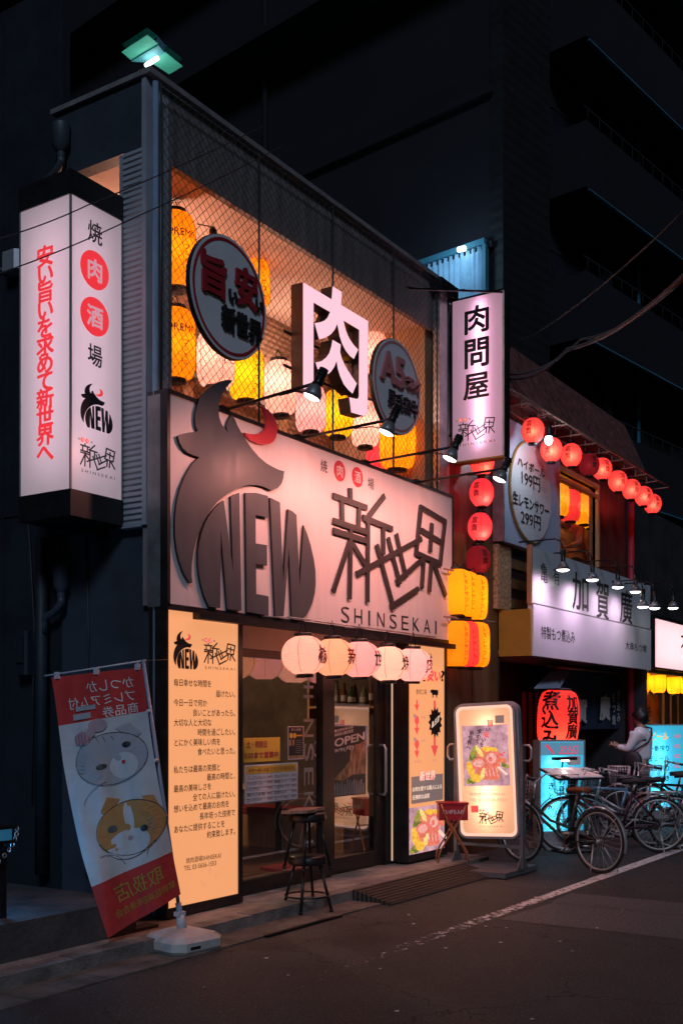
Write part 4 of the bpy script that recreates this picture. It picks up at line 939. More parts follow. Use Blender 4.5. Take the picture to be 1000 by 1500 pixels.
# the printed platter of meat, shared by the light box and the stand sign
def platter(F, b, a0, a1, b0, b1, z=.002, slate=True, bx=(0, 1, 0, 1)):
    T = lambda L: [(a0 + (a1 - a0) * x, b0 + (b1 - b0) * y) for x, y in L]
    lv = [z]
    def pl(m, L): 
        b.use(m); lv[0] += .0006; F.poly(b, T(L), z - .001, lv[0])
    def blob(m, cx, cy, rx, ry, seed, n=18, rot=0):
        random.seed(seed); L = []
        for i in range(n):
            an = 2 * math.pi * i / n; q = .86 + .28 * random.random(); x, y = rx * q * math.cos(an), ry * q * math.sin(an)
            L.append((cx + x * math.cos(rot) - y * math.sin(rot), cy + x * math.sin(rot) + y * math.cos(rot)))
        pl(m, L)
    if slate: pl('print_slate', [(0, 0), (1, 0), (1, 1), (0, 1)])
    pl('print_board', [(.22, .12), (.78, .08), (.82, .12), (.84, .55), (.98, .50), (1.0, .58), (.97, .66), (.84, .66), (.80, .86), (.30, .92)])
    for i in range(9): blob('print_leaf' if i % 2 else 'print_leaf_light', .16 + .13 * ((i * 7) % 5) / 5, .64 + .3 * ((i * 3) % 7) / 7, .08, .06, i, 9, i)
    for i in range(5): blob('print_leaf' if i % 2 else 'print_leaf_light', .06 + .04 * i, .05 + .04 * (i % 3), .055, .06, 20 + i, 9, i)
    blob('print_lemon', .62, .88, .20, .075, 31, rot=-.2); blob('print_pepper', .36, .84, .05, .17, 32, rot=.5)
    blob('print_meat', .36, .50, .18, .17, 33, 14); blob('print_fat', .34, .52, .13, .10, 34, 12); blob('print_meat', .66, .60, .17, .24, 35); blob('print_fat', .65, .64, .12, .13, 36, 10); blob('print_meat', .62, .62, .05, .07, 44, 10)
    for i in range(4): blob('print_meat', .50 + i * .09, .27, .036, .15, 37 + i, 12, .15); blob('print_fat', .51 + i * .09, .29, .014, .11, 50 + i, 10, .15)
    blob('print_lemon', .14, .36, .075, .22, 41, rot=.25); blob('print_lemon', .26, .14, .12, .11, 42); blob('print_pepper', .43, .26, .045, .15, 43, rot=-.25)
    b.use('print_pale'); F.stroke(b, T([(.80, .42)])[0], T([(1.0, .22)])[0], (a1 - a0) * .035, z - .001, lv[0] + .001)
    if slate:
        pass
g_ = mb('gap_glow'); g_.box(9.714, 9.7235, .182, .192, .13, 2.36); g_ = g_.build('light_gap', None, t); g_.location = -L0  # glowing strip stands in for light leaking past the box edge
a0, z1_ = F.uv(598.3, 1184); _, z0_ = F.uv(598.3, 1254); a1, _ = F.uv(652, 1184); b.use('print_slate'); F.rect(b, a0, a1, z0_ + .002, z1_, 0, .002)
platter(F, b, a0 + .01, a1 - .02, z0_ + .02, z1_ - .02, .003, slate=False)
o = b.build('lettering', None, t); o.location = -L0
# ---------------------------------------------------------------- stacked stools
def stool(name, label, c, h, r0, r1, ring=True, group='stacked bar stools', rot=0, tilt=.0):
    t = thing(name, label, 'stool', c, rot, group)
    b = mb('black'); b.lathe([(.001, h - .075), (r0 * .96, h - .075), (r0 * 1.04, h - .06), (r0 * 1.05, h - .02), (r0 * .98, h), (.001, h)], n=30); b.build('seat', None, t)
    b = mb('bronze_frame'); b.lathe([(r0 * 1.055, h - .056), (r0 * 1.065, h - .05), (r0 * 1.065, h - .030), (r0 * 1.055, h - .024)], n=30); b.build('seat_band', None, t)
    for i in range(4):
        a = math.pi / 2 * i + .35
        b = mb('black_metal'); b.tube([(r0 * .72 * math.cos(a), r0 * .72 * math.sin(a), h - .075), (r1 * math.cos(a), r1 * math.sin(a), .012)], .0125, 8)
        b.lathe([(.016, .0), (.016, .025)], (r1 * math.cos(a), r1 * math.sin(a), 0), 8, cap=True); b.build('leg', None, t)
    if ring: b = mb('black_metal'); b.torus((0, 0, .13), r1 * .90, .008, (0, 0, 1)); b.build('foot_ring', None, t)
    return t
sc = G(450, 1334, .014); sc.z = .013
stool('bar_stool', 'lower black bar stool of the stacked pair by the kerb, feet on the gutter', sc, .46, .150, .205)
stool('bar_stool', 'upper black bar stool of the stacked pair, legs around the lower stool', sc + Vector((0, 0, .345)), .47, .150, .192, False, rot=.12)
b = mb('wood_board'); Mx = Matrix.Translation(sc + Vector((-.03, .02, .83))) @ Matrix.Rotation(.25, 4, 'Z') @ Matrix.Rotation(R(-3), 4, 'X')
b.prism([(-.20, -.11), (-.08, -.14), (.04, -.11), (.17, -.13), (.20, -.02), (.17, .11), (.05, .13), (-.10, .10), (-.19, .12), (-.22, .02)], -.010, .014, Mx)
tag(b.build('wooden_board'), 'weathered wooden board lying on the topmost black stool', 'board')
# ---------------------------------------------------------------- nobori banner
t = thing('banner_flag', 'red and white banner flag with cat pictures seen from behind, leaning in its pole stand', 'banner', G(267, 1388, .01)); L0 = Vector(t.location)
def fin(b, nm, p=None): o = b.build(nm, None, p or t); o.location = -L0 if p is None else (0, 0, 0); return o
c = L0
b = mb('water_base'); Mx = Matrix.Translation(c) @ Matrix.Rotation(R(-8), 4, 'Z')
oc = lambda a, d, k: [(-a, -d + k), (-a + k, -d), (a - k, -d), (a, -d + k), (a, d - k), (a - k, d), (-a + k, d), (-a, d - k)]
lv = [(oc(.21, .21, .07), .0), (oc(.225, .225, .075), .02), (oc(.225, .225, .075), .075), (oc(.19, .19, .065), .105), (oc(.09, .09, .035), .135), (oc(.05, .05, .02), .14)]
vs = []; 
for pts, z in lv: vs += [tuple(Mx @ Vector((x, y, z))) for x, y in pts]
fs = [tuple(range(8))[::-1], tuple(range(40, 48))] + [(i * 8 + j, i * 8 + (j + 1) % 8, i * 8 + 8 + (j + 1) % 8, i * 8 + 8 + j) for i in range(5) for j in range(8)]
b.add(vs, fs); b.use('black'); b.box(-.12, -.03, -.228, -.2255, .03, .05, Mx); fin(b, 'water_base')
pb = c + Vector((0, 0, .12)); pt = onp(210, 968, pb + Vector((0, .38, 0)), Vector((math.cos(YAW), math.sin(YAW), 0)))
b = mb('pole_blue'); b.tube([pb, pb + (pt - pb) * 1.004], .0135, 10); b.tube([pb - Vector((0, 0, .0)), pb + (pt - pb) * .1], .022, 10); fin(b, 'pole')
b = mb('clip'); b.tube([c + Vector((0, 0, .13)), pb + (pt - pb) * .055], [.036, .028], 12); b.cbox(pb + (pt - pb) * .06, (.07, .05, .03)); fin(b, 'pole_socket')
dep = (pt - CAM).dot(FW)
kk = lambda u, v, d: CAM + ray(u, v) * d
bl_ = kk(66, 990, dep + .10)
b = mb('clip'); b.tube([pt + (pt - bl_) * .03, bl_], .006, 6); fin(b, 'top_rod')
b = mb('cable_pale'); b.tube([pt, kk(246, 966, (P(246, 966, -.01) - CAM).dot(FW))], .0025, 5); fin(b, 'tie_cord')
TL, TR, BL, BR = kk(76, 992, dep + .09), kk(208, 977, dep + .0), kk(160, 1373, dep - .52), kk(263, 1312, dep - .36)
NXc, NZc = 30, 60
def cloth(s, tt, off=0):
    """s 0..1 from pole-free edge to pole edge, tt 0..1 from top to bottom"""
    top = TL.lerp(TR, s); bot = BL.lerp(BR, s); p = top.lerp(bot, tt)
    L_ = TL.lerp(BL, tt); Rr = TR.lerp(BR, tt); p = L_.lerp(Rr, s)
    p = p + RT * (-.055 * math.sin(math.pi * tt) * (1 - s) - .012 * math.sin(math.pi * tt))
    w = .030 * math.sin(9 * s + 5 * tt) * (.3 + tt) + .016 * abs(math.sin(13 * s + 9 * tt)) * (1 - s) + .012 * math.sin(17 * s - 6 * tt + 1) * math.sin(math.pi * tt) + .02 * math.sin(3.1 * tt * 2 + 2 * s)
    return p + FW * (w - off)
b = mb(); b.smooth = True; o0 = 0
for j in range(NZc + 1):
    for i in range(NXc + 1): b.v.append(tuple(cloth(i / NXc, j / NZc)))
for j in range(NZc):
    tt = (j + .5) / NZc; b.use('cloth_red' if tt < .20 or tt > .815 else 'cloth_white')
    for i in range(NXc): q = j * (NXc + 1) + i; b.face((q, q + 1, q + NXc + 2, q + NXc + 1))
cl = fin(b, 'cloth')
def refine(L):
    out = []
    for i in range(len(L)):
        p, q = L[i], L[(i + 1) % len(L)]
        for k in range(4): out.append((p[0] + (q[0] - p[0]) * k / 4, p[1] + (q[1] - p[1]) * k / 4))
    return out
def cl_poly(b, L, off, sub=1):
    off *= 2.6 if off < .02 else 1
    L = refine(L)
    tr = tessellate_polygon([[Vector((x, y, 0)) for x, y in L]]); b.add([cloth(x, y, off) for x, y in L], tr)
def cl_ell(b, x, y, rx, ry, off, n=26, ins=3):
    off *= 2.6
    # several rings so the patch follows the folds
    vs = [cloth(x, y, off)]; fs = []
    for k in range(1, ins + 1): vs += [cloth(x + rx * k / ins * math.cos(2 * math.pi * i / n), y + ry * k / ins * math.sin(2 * math.pi * i / n), off) for i in range(n)]
    for i in range(n): fs.append((0, 1 + i, 1 + (i + 1) % n))
    for k in range(ins - 1):
        for i in range(n): fs.append((1 + k * n + i, 1 + k * n + n + i, 1 + k * n + n + (i + 1) % n, 1 + k * n + (i + 1) % n))
    b.add(vs, fs)
def cl_text(b, s, x0, x1, y0, y1, off, bold=0.02):
    tx = text2d(s, bold); a0, a1, c0, c1 = tx[3]; b.add([cloth(x1 - (x - a0) / (a1 - a0) * (x1 - x0), y1 - (y - c0) / (c1 - c0) * (y1 - y0), off) for x, y in tx[0]], tx[1])
b = mb('text_white'); b.smooth = False
cl_text(b, 'かつしか', .36, .88, .035, .085, .004); cl_text(b, 'プレミアム付', .14, .88, .095, .145, .004); cl_text(b, '商品券', .50, .90, .15, .20, .004, .03)
b.use('cloth_grey'); cl_poly(b, [(.22, .135), (.44, .135), (.44, .155), (.22, .155)], .005); cl_poly(b, [(.18, .165), (.38, .165), (.38, .19), (.18, .19)], .005)
b.use('cloth_yellow'); cl_text(b, '取扱店', .22, .86, .845, .915, .004, .03); cl_text(b, '葛飾区商店街連合会', .16, .96, .93, .96, .004, .01); fin(b, 'lettering')
# two plain house cats, generic
b = mb('cloth_grey')
cl_poly(b, [(.20, .33), (.26, .27), (.38, .26), (.30, .36)], .004); cl_poly(b, [(.62, .25), (.78, .235), (.90, .29), (.80, .31)], .004); cl_ell(b, .54, .37, .40, .105, .0045)
b.use('cloth_white'); cl_ell(b, .66, .41, .16, .055, .006); b.use('cloth_pink'); cl_ell(b, .26, .27, .10, .028, .006); cl_ell(b, .44, .225, .10, .028, .006); cl_ell(b, .36, .25, .045, .02, .007)
b.use('ink'); cl_ell(b, .72, .325, .05, .012, .007, 12, 1); cl_ell(b, .42, .395, .06, .010, .007, 12, 1); b.use('cloth_red'); cl_ell(b, .66, .395, .022, .008, .008, 10, 1)
b.use('cloth_orange'); cl_poly(b, [(.32, .57), (.42, .52), (.54, .54), (.40, .60)], .004); cl_poly(b, [(.80, .55), (.93, .56), (.98, .62), (.86, .60)], .004); cl_ell(b, .62, .66, .40, .105, .0045)
b.use('cloth_white'); cl_ell(b, .55, .72, .26, .055, .006); cl_ell(b, .60, .62, .055, .06, .006); b.use('ink'); cl_ell(b, .40, .645, .055, .014, .007, 12, 1); cl_ell(b, .76, .68, .05, .013, .007, 12, 1)
b.use('cloth_pink'); cl_ell(b, .57, .70, .03, .009, .008, 10, 1)
b.use('cloth_grey')
for k in range(4): cl_poly(b, [(.13 + .004 * k, .35 + .018 * k), (.24, .362 + .014 * k), (.24, .366 + .014 * k)], .006); cl_poly(b, [(.93 - .004 * k, .64 + .018 * k), (.82, .652 + .014 * k), (.82, .656 + .014 * k)], .0065)
def cl_ring(b, x, y, rx, ry, off, a0=0, a1=360, w=.006, n=30):
    off = .019
    vs = []
    for k in range(n + 1):
        a = R(a0 + (a1 - a0) * k / n)
        for q in (0, 1): vs.append(cloth(x + (rx + w * q) * math.cos(a), y + (ry + w * .35 * q) * math.sin(a), off))
    b.add(vs, [(2 * k, 2 * k + 1, 2 * k + 3, 2 * k + 2) for k in range(n)])
b.use('ink')
cl_ring(b, .54, .37, .40, .105, .0055); cl_ring(b, .62, .66, .40, .105, .0055)
cl_ring(b, .50, .56, .36, .10, .0052, 200, 262, .005, 14); cl_ring(b, .20, .80, .24, .07, .0055, 270, 350, .005, 12); cl_ring(b, .92, .80, .20, .06, .0055, 190, 260, .005, 12)
for k, xx in enumerate((.40, .47, .56)): cl_poly(b, [(xx, .272 + .003 * k), (xx + .03, .30), (xx + .033, .30), (xx + .008, .271 + .003 * k)], .0068)
b.use('cloth_red')
for k in range(5): cl_poly(b, [(.17 + .04 * k, .252), (.178 + .04 * k, .252), (.178 + .04 * k, .291), (.17 + .04 * k, .291)], .0066)
fin(b, 'cat_picture')
b = mb('clip')
for s in (.06, .5, .95): p = cloth(s, -.005, .006); b.cbox(p, (.03, .03, .05))
for tt in (.20, .42, .665): p = cloth(1.0, tt, .006); q = pb.lerp(pt, max(0, min(1, (p.z - pb.z) / (pt.z - pb.z)))); b.tube([p, q], .012, 8)
fin(b, 'clip')
# ---------------------------------------------------------------- stand sign facing along the street
t = thing('stand_sign', 'rounded lit stand sign with a meat picture on a wheeled base by the doorstep', 'sign', (10.33, -.625, 0)); L0 = Vector(t.location)
xs = 10.25; roll = Matrix.Translation(Vector((xs, -.625, 1.06))) @ Matrix.Rotation(R(-2.6), 4, 'X')
class RF(Frame): pass
FS = Frame(roll @ Vector((0, 0, 0)), roll.to_3x3() @ Vector((0, -1, 0)), roll.to_3x3() @ Vector((0, 0, 1)))
hw, hh = .345, .70
def rrect(w, h, r, n=8):
    out = []
    for cx_, cy_, a0 in ((w - r, h - r, 0), (-w + r, h - r, 90), (-w + r, -h + r, 180), (w - r, -h + r, 270)):
        for i in range(n + 1): a = R(a0 + 90 * i / n); out.append((cx_ + r * math.cos(a), cy_ + r * math.sin(a)))
    return out
def fin(b, nm): o = b.build(nm, None, t); o.location = -L0; return o
b = mb('sign_case'); FS.poly(b, rrect(hw, hh, .09), -.17, -.165); o_ = rrect(hw, hh, .09); i_ = rrect(hw - .022, hh - .022, .07)
FS.poly(b, o_, -.17, .0, holes=[i_[::-1]]); FS.poly(b, rrect(hw + .012, hh + .012, .1), -.10, -.06, holes=[o_[::-1]]); fin(b, 'case')
b = mb('rim_glow'); FS.poly(b, rrect(hw - .023, hh - .023, .07), -.012, -.006, holes=[rrect(hw - .052, hh - .052, .055)[::-1]]); fin(b, 'glowing_rim')
b = mb('face_stand'); FS.poly(b, rrect(hw - .052, hh - .052, .055), -.010, -.010); fin(b, 'lit_panel')
b = mb('ink'); F = FS
platter(F, b, -.235, .235, -.13, .27, -.006, slate=False); 
b2 = mb('print_slate'); F.rect(b2, -.262, .262, -.155, .475, -.009, -.007)
for i in range(6): 
    random.seed(60 + i); b2.use('print_leaf' if i % 2 else 'print_leaf_light'); F.ell(b2, .17 + .07 * random.random(), .02 + .12 * random.random(), .03, .02, -.007, -.0062, 8)
b2.use('print_red'); F.stroke(b2, (.12, .19), (.2, .15), .012, -.007, -.0062); F.stroke(b2, (.14, .15), (.22, .19), .012, -.007, -.0061)
fin(b2, 'meat_picture')
b.use('print_red'); F.fit(b, '旨', .04, .105, .46, .53, bold=.03, c0=-.006, c1=.0); F.fit(b, '安', -.01, .055, .345, .41, bold=.03, c0=-.006, c1=.0)
b.use('ink')
for s_, xx, yy in (('い', .045, .43), ('い', -.012, .325), ('を', -.035, .275), ('求', -.055, .41), ('め', -.07, .36), ('て', -.085, .31), ('新', -.145, .40), ('世', -.16, .35), ('界', -.175, .30), ('へ', -.19, .25)): F.line(b, s_, xx, yy, .055, .02, align='c', c0=-.006, c1=.0)
b.use('print_taupe'); F.fit(b, '焼肉酒場SHINSEKAI', -.20, .20, -.255, -.225, c0=-.008, c1=-.004); F.fit(b, 'TEL 03-5656-1553', -.21, .22, -.315, -.285, c0=-.008, c1=-.004)
b.use('print_grey'); F.rect(b, .125, .225, .49, .57, -.009, -.005)
char_logo(F, b, -.10, .17, -.55, -.42, w=.009, c0=-.008, c1=-.005)
b.use('print_red'); F.rect(b, -.19, -.11, -.43, -.36, -.009, -.006)
fin(b, 'lettering')
b = mb('steel_grey')
for y in (-.25, -1.0):
    s_ = 1 if y < -.6 else -1
    b.box(xs + .04, xs + .10, y - .018, y + .018, .06, 1.32); b.add([(xs - .08, y, .06), (xs + .22, y, .06), (xs + .10, y, .22), (xs + .04, y, .22), (xs - .08, y - .006, .06), (xs + .22, y - .006, .06), (xs + .10, y - .006, .22), (xs + .04, y - .006, .22)], [(0, 1, 2, 3), (4, 7, 6, 5), (0, 3, 7, 4), (1, 5, 6, 2)])
b.box(xs + .05, xs + .09, -.98, -.27, .27, .30); fin(b, 'frame')
b = mb('steel_grey'); b.box(9.93, 10.74, -.99, -.275, .045, .062); b.box(9.93, 10.74, -.99, -.975, .01, .045); b.box(9.93, 9.945, -.975, -.275, .01, .045); fin(b, 'base_plate')
for x, y in ((10.05, -.92), (10.05, -.36), (10.62, -.92), (10.62, -.36)):
    b = mb('rubber_black'); b.lathe([(.001, -.012), (.022, -.012), (.022, .012), (.001, .012)], (x, y, .0225), 12, Matrix.Rotation(math.pi / 2, 4, 'X')); fin(b, 'caster')
for y in (-.235, -1.015):
    s_ = -1 if y < -.6 else 1
    b = mb('chrome'); b.tube([(xs + .07, y, 1.33), (xs + .07, y + s_ * .06, 1.33), (xs + .07, y + s_ * .085, 1.30), (xs + .07, y + s_ * .085, 1.20), (xs + .07, y + s_ * .06, 1.17), (xs + .07, y, 1.17)], .013); fin(b, 'handle')
lamp('tube_light', 'AREA', (xs + .14 - L0.x, 0, 1.06), 4.0, (1, .74, .6), t, aim=(-1, 0, 0), size=(.05, 1.1))
# ---------------------------------------------------------------- red ashtray on folding legs
t = thing('ashtray_stand', 'red box ashtray on crossed copper coloured legs beside the stand sign', 'ashtray', G(662, 1263, .1)); L0 = Vector(t.location); L0.z = .097; t.location = L0
t.rotation_euler = (0, 0, R(-56))
b = mb('tin_red'); b.box(-.15, .15, -.11, .11, .45, .62); b.box(-.16, .16, -.12, .12, .615, .635); b.build('ash_box', None, t)
F = Frame((0, -.11, 0), (1, 0, 0)); b = mb('text_white'); F.fit(b, 'すいがら入れ', -.12, .11, .515, .565, bold=.03, c0=.001, c1=.003); F2 = Frame((.15, 0, 0), (0, 1, 0)); b.use('text_white'); F2.rect(b, -.09, .09, .48, .58); b.use('tin_red'); F2.fit(b, '吸殻', -.07, .07, .495, .565, c0=.003, c1=.005); b.build('lettering', None, t)
for y in (-.115, .115):
    for s_ in (-1, 1):
        b = mb('tube_copper'); yy = y + s_ * .009
        b.tube([(s_ * .13, yy, .62), (s_ * .09, yy, .50), (-s_ * .13, yy, .14), (-s_ * .15, yy, .09), (-s_ * .16, yy, .008)], .0095); b.build('leg', None, t)
b = mb('tube_copper'); b.tube([(-.02, -.11, .34), (-.02, .11, .34)], .006); b.build('cross_bar', None, t)
# ---------------------------------------------------------------- neighbour: red wooden pub
pub = thing('wooden_pub_building', 'red wooden two storey pub with brick patterned eave right of the restaurant', 'building', (12, .2, 0)); PL = Vector(pub.location)
def pp(b, nm): o = b.build(nm, None, pub); o.location = -PL; return o
b = mb('red_wood'); b.box(10.91, 12.18, .2, .3, 3.75, 5.9); b.box(12.18, 14.22, .2, .3, 3.6, 5.9); b.box(15.78, 17.17, .2, .3, 2.4, 5.9); b.box(14.22, 15.78, .2, .3, 5.06, 5.9); b.box(14.22, 15.78, .2, .3, 3.3, 3.72); pp(b, 'upper_wall')
b = mb('brown_wall'); b.box(10.91, 12.30, .19, .3, 0.0, 3.75); pp(b, 'lower_wall')
b = mb('galv'); b.box(10.905, 10.95, .16, .2, 2.6, 6.4); pp(b, 'edge_strip')
b = mb('brick_roof'); b.add([(11.1, -.05, 5.52), (17.6, -.05, 5.52), (17.6, .35, 6.45), (11.1, .35, 6.45), (11.1, .5, 5.52), (17.6, .5, 5.52)], [(0, 1, 2, 3), (0, 4, 5, 1), (1, 5, 2), (0, 3, 4)]); pp(b, 'brick_eave')
b = mb('wood_orange')
b.box(14.16, 14.22, .15, .26, 3.7, 5.12); b.box(15.78, 15.84, .15, .26, 3.7, 5.12); b.box(14.22, 15.78, .15, .26, 5.06, 5.12); b.box(14.22, 15.78, .15, .26, 3.7, 3.76); b.box(14.22, 15.78, .16, .24, 4.93, 4.97); wf = pp(b, 'window_frame')
b = mb('glass'); b.quad((14.22, .22, 3.76), (15.78, .22, 3.76), (15.78, .22, 4.93), (14.22, .22, 4.93)); pp(b, 'pane')
b = mb('wood_orange'); b.box(13.2, 17.0, 2.4, 2.5, 2.9, 5.8); b.box(13.2, 13.3, .3, 2.4, 2.9, 5.8); b.box(16.9, 17.0, .3, 2.4, 2.9, 5.8); b.box(13.3, 16.9, .3, 2.4, 5.5, 5.55); b.box(13.3, 16.9, .3, 2.4, 3.17, 3.23); pp(b, 'upper_room')
b = mb('ink_red'); b.tube([(17.20, .12, 0.0), (17.20, .12, 5.5)], .055, 10); pp(b, 'downpipe')
b = mb('dark_wall'); b.box(12.3, 17.17, 1.0, 1.1, 0, 2.9); b.box(12.3, 12.36, .19, 1.0, 0, 2.4); b.box(12.36, 17.17, .3, 1.0, 2.62, 2.75); b.box(10.95, 17.17, 1.2, 7, 2.95, 6.0) if False else None; pp(b, 'recessed_front')
b = mb('tile_blue'); 
for k in range(4): b.box(13.0 + k * .22, 13.19 + k * .22, .985, .999, 1.7, 2.2)
b.use('wood_orange'); 
for k in range(9): b.box(14.9 + k * .24, 14.96 + k * .24, .96, .999, .1, 2.0)
b.use('curtain_blue'); b.box(14.3, 14.6, .97, .999, .7, 1.5); b.use('red_cloth'); b.box(12.40, 12.56, .95, .999, .3, 2.2); pp(b, 'shop_front')
b = mb('tower_wall'); b.box(11, 17.17, 2.6, 8, 0, 5.6); b.box(11, 13.2, .31, 2.4, 2.9, 5.5) ; pp(b, 'rear_block')
b = mb('osb'); b.box(12.16, 12.545, .12, .185, 2.95, 3.74); tag(b.build('chipboard_panel'), 'speckled chipboard panel between the lanterns and the long lamp lit sign board', 'panel')
b = mb('black'); b.box(12.56, 13.2, .15, .19, 2.95, 3.74); b.use('brown_wall')
for z in (2.95, 3.2, 3.45): b.box(12.57, 13.19, .12, .149, z + .04, z + .16)
tag(b.build('slatted_vent'), 'dark slatted opening beside the chipboard panel', 'vent')
# truss along the eave
t = thing('eave_truss', 'rusty metal truss frame under the brick eave that carries red lanterns', 'frame', (12, -.3, 5.4)); L0 = Vector(t.location)
b = mb('truss'); 
for z, y in ((5.52, -.10), (5.28, -.48), (5.28, -.10)): b.tube([(11.2, y, z), (17.5, y, z)], .014, 6)
for i in range(12):
    x = 11.25 + i * .55; b.tube([(x, -.48, 5.28), (x, -.10, 5.52)], .010, 5); b.tube([(x, -.48, 5.28), (x, -.10, 5.28)], .010, 5); b.tube([(x, -.10, 5.28), (x, -.10, 5.52)], .010, 5); b.tube([(x, -.48, 5.28), (x + .55, -.10, 5.4)], .008, 5)
b.use('cable'); b.tube([(12.2 + .52 * i, -.3 + .04 * math.sin(i * 2.1), 5.36 + .03 * math.sin(i * 3.3)) for i in range(11)], .010, 5)
o = b.build('frame_tubes', None, t); o.location = -L0
# red round lanterns
WSC = .85
PRR = prof_round(.285, .315); PRQ = prof_round(.28, .295); GR = 'round red lanterns strung along the pub eave'
row = [(780, 631, 'paper_red', 1.0), (807, 659, 'paper_red', 1.3), (836, 667, 'paper_red', 1.0), (862, 681, 'paper_unlit', .05), (881, 687, 'paper_red', .9), (904, 705, 'paper_red', .9), (924, 717, 'paper_red', .9), (942, 727, 'paper_red', .9), (955, 738, 'paper_red', .8)]
lab = ['first round red lantern under the eave, beside the pink hanging sign', 'round red lantern under the eave with a bare white bulb before it', 'third round red lantern under the eave, glowing at its left', 'dull unlit dark red lantern among the glowing ones under the eave', 'round red lantern just right of the unlit one under the eave',
       'sixth round red lantern along the eave, above the window corner', 'third from last round red lantern along the eave', 'second from last round red lantern along the eave', 'last and smallest round red lantern at the far end of the eave']
for (u, v, m, wt), lb in zip(row, lab):
    lantern('round_lantern', lb, GR, P(u, v, -.25), PRQ, m, .28, .295, wt, (1, .58, .34), [('富貴', FRONT - (1.55 if u < 850 else .65), .02, .085, 'ink', .09)], hang=.06, bulb_z=-.035, ribs=4, bulb_off=(-.092, -.042))
GC = 'red lanterns hung in a column on the red wall'
for (u, v, m, wt), lb in zip([(706, 676, 'paper_red', 1.0), (705, 722, 'paper_rose', .8), (702.5, 772, 'paper_rose', .8), (700, 820, 'paper_unlit', .06)],
    ['topmost red lantern of the column, half behind the pink hanging sign', 'red lantern of the column just below the pink hanging sign', 'red lantern of the column above the unlit one', 'dark unlit lantern at the bottom of the column above the yellow lanterns']):
    lantern('round_lantern', lb, GC, P(u, v, -.02), PRR, m, .285, .315, wt, (1, .48, .28), [('富貴', FRONT - (1.6 if v < 800 else .5), .02, .085, 'ink', .09)], hang=.06, bulb_z=-.085, ribs=4, bulb_off=(-.055, -.07))
b = mb('cable_pale'); b.tube([P(706, 640, .0), P(702, 700, .03), P(700, 770, .03), P(697, 850, .03), P(692, 930, .04), P(691, 1000, .10), P(692, 1060, .16)], .006, 5); tag(b.build('electric_cable'), 'pale cord running down the red wall behind the lantern column', 'cord')
t = thing('bare_bulb', 'bare white light bulb hanging under the eave in front of a red lantern', 'lamp', P(803, 640, -.42))
b = mb('bulb_cool'); b.lathe([(.001, -.10), (.03, -.09), (.05, -.05), (.045, -.01), (.03, .02)], n=16); b.build('bulb', None, t)
b = mb('black'); b.lathe([(.05, .0), (.052, .03), (.04, .09), (.03, .15), (.001, .16)], n=16); b.tube([(0, 0, .15), (.01, .03, .25)], .008); b.build('lamp_holder', None, t); lamp('bulb_light', 'POINT', (0, -.02, -.14), 10, (.74, .88, 1), t, .05)
# yellow lanterns by the end of the bull sign
WSC = 1.15
GY = 'yellow lanterns beside the end of the bull sign'; YL = (1, .64, .14)
PRY = prof_barrel(.34, .50, 5)
for (u, v, y, m), lb in zip([(668, 868, -.02, 'paper_amber'), (678, 871, -.06, 'paper_amber'), (692, 876, -.10, 'paper_amber'), (668, 943, -.02, 'paper_amber'), (680, 944, -.07, 'paper_rose'), (695, 945, -.12, 'paper_amber')],
   ['upper yellow lantern half hidden behind the bull sign edge', 'middle yellow lantern of the upper row beside the bull sign', 'frontmost yellow lantern of the upper row under the unlit red one', 'lower yellow lantern behind the awning rail end', 'pinkish red lantern squeezed between two yellow ones', 'frontmost yellow lantern of the lower row by the sign end']):
    lantern('paper_lantern', lb, GY, P(u, v, y), PRY, m, .34, .50, 2.0 if m == 'paper_amber' else 1.0, YL if m == 'paper_amber' else (1, .35, .3), [('レモンサワー' if m != 'paper_rose' else 'ハイボール', FRONT - .4, 0, .055, 'leather_brown' if m != 'paper_rose' else 'ink', .066)], hang=.07, ribs=5)
b = mb('truss'); p = P(650, 833, -.05); q = P(724, 848, -.05); b.tube([p, q], .010, 6); p = P(650, 903, -.06); q = P(724, 911, -.06); b.tube([p, q], .010, 6)
for u in (655, 668, 683, 697):
    b.tube([P(u, 832 + (u - 650) * .2, -.05), P(u + 2, 842 + (u - 650) * .2, -.06), P(u + 5, 838 + (u - 650) * .2, -.06)], .007, 5); b.tube([P(u, 905, -.06), P(u + 2, 913, -.07), P(u + 5, 909, -.07)], .007, 5)
tag(b.build('lantern_brackets'), 'rusty wall rods with hooks holding the yellow lanterns', 'bracket')
# blue grey drinks panel with an oval board
t = thing('drinks_panel', 'pale blue wall panel with a round price board under the eave', 'sign', (13.1, .1, 3.77)); L0 = Vector(t.location)
b = mb('panel_blue'); b.box(12.19, 13.99, .05, .19, 3.77, 5.30); b.use('galv'); b.box(12.15, 12.188, .045, .19, 3.77, 5.30); o = b.build('panel', None, t); o.location = -L0
FP = Frame((0, .045, 0), (1, 0, 0)); a, z = FP.uv(775.5, 722)
b = mb('kaga_board'); FP.ell(b, a, z, .64, .63, .0, .03, n=48); b.use('mustard'); FP.ell(b, a, z, .66, .65, .0, .02, n=48, hole=.97); o = b.build('round_board', None, t); o.location = -L0
FP2 = Frame((0, .013, 0), (1, 0, 0)); b = mb('ink')
FP2.pxfit(b, 'ハイボール', 757, 797, 668, 682, bold=.03, skew=.0); FP2.pxfit(b, '199円', 763, 790, 688, 710, bold=.01); FP2.pxfit(b, '生レモンサワー', 750, 803, 718, 737, bold=.03); FP2.pxfit(b, '299円', 762, 791, 746, 767, bold=.01)
o = b.build('lettering', None, t); o.location = -L0
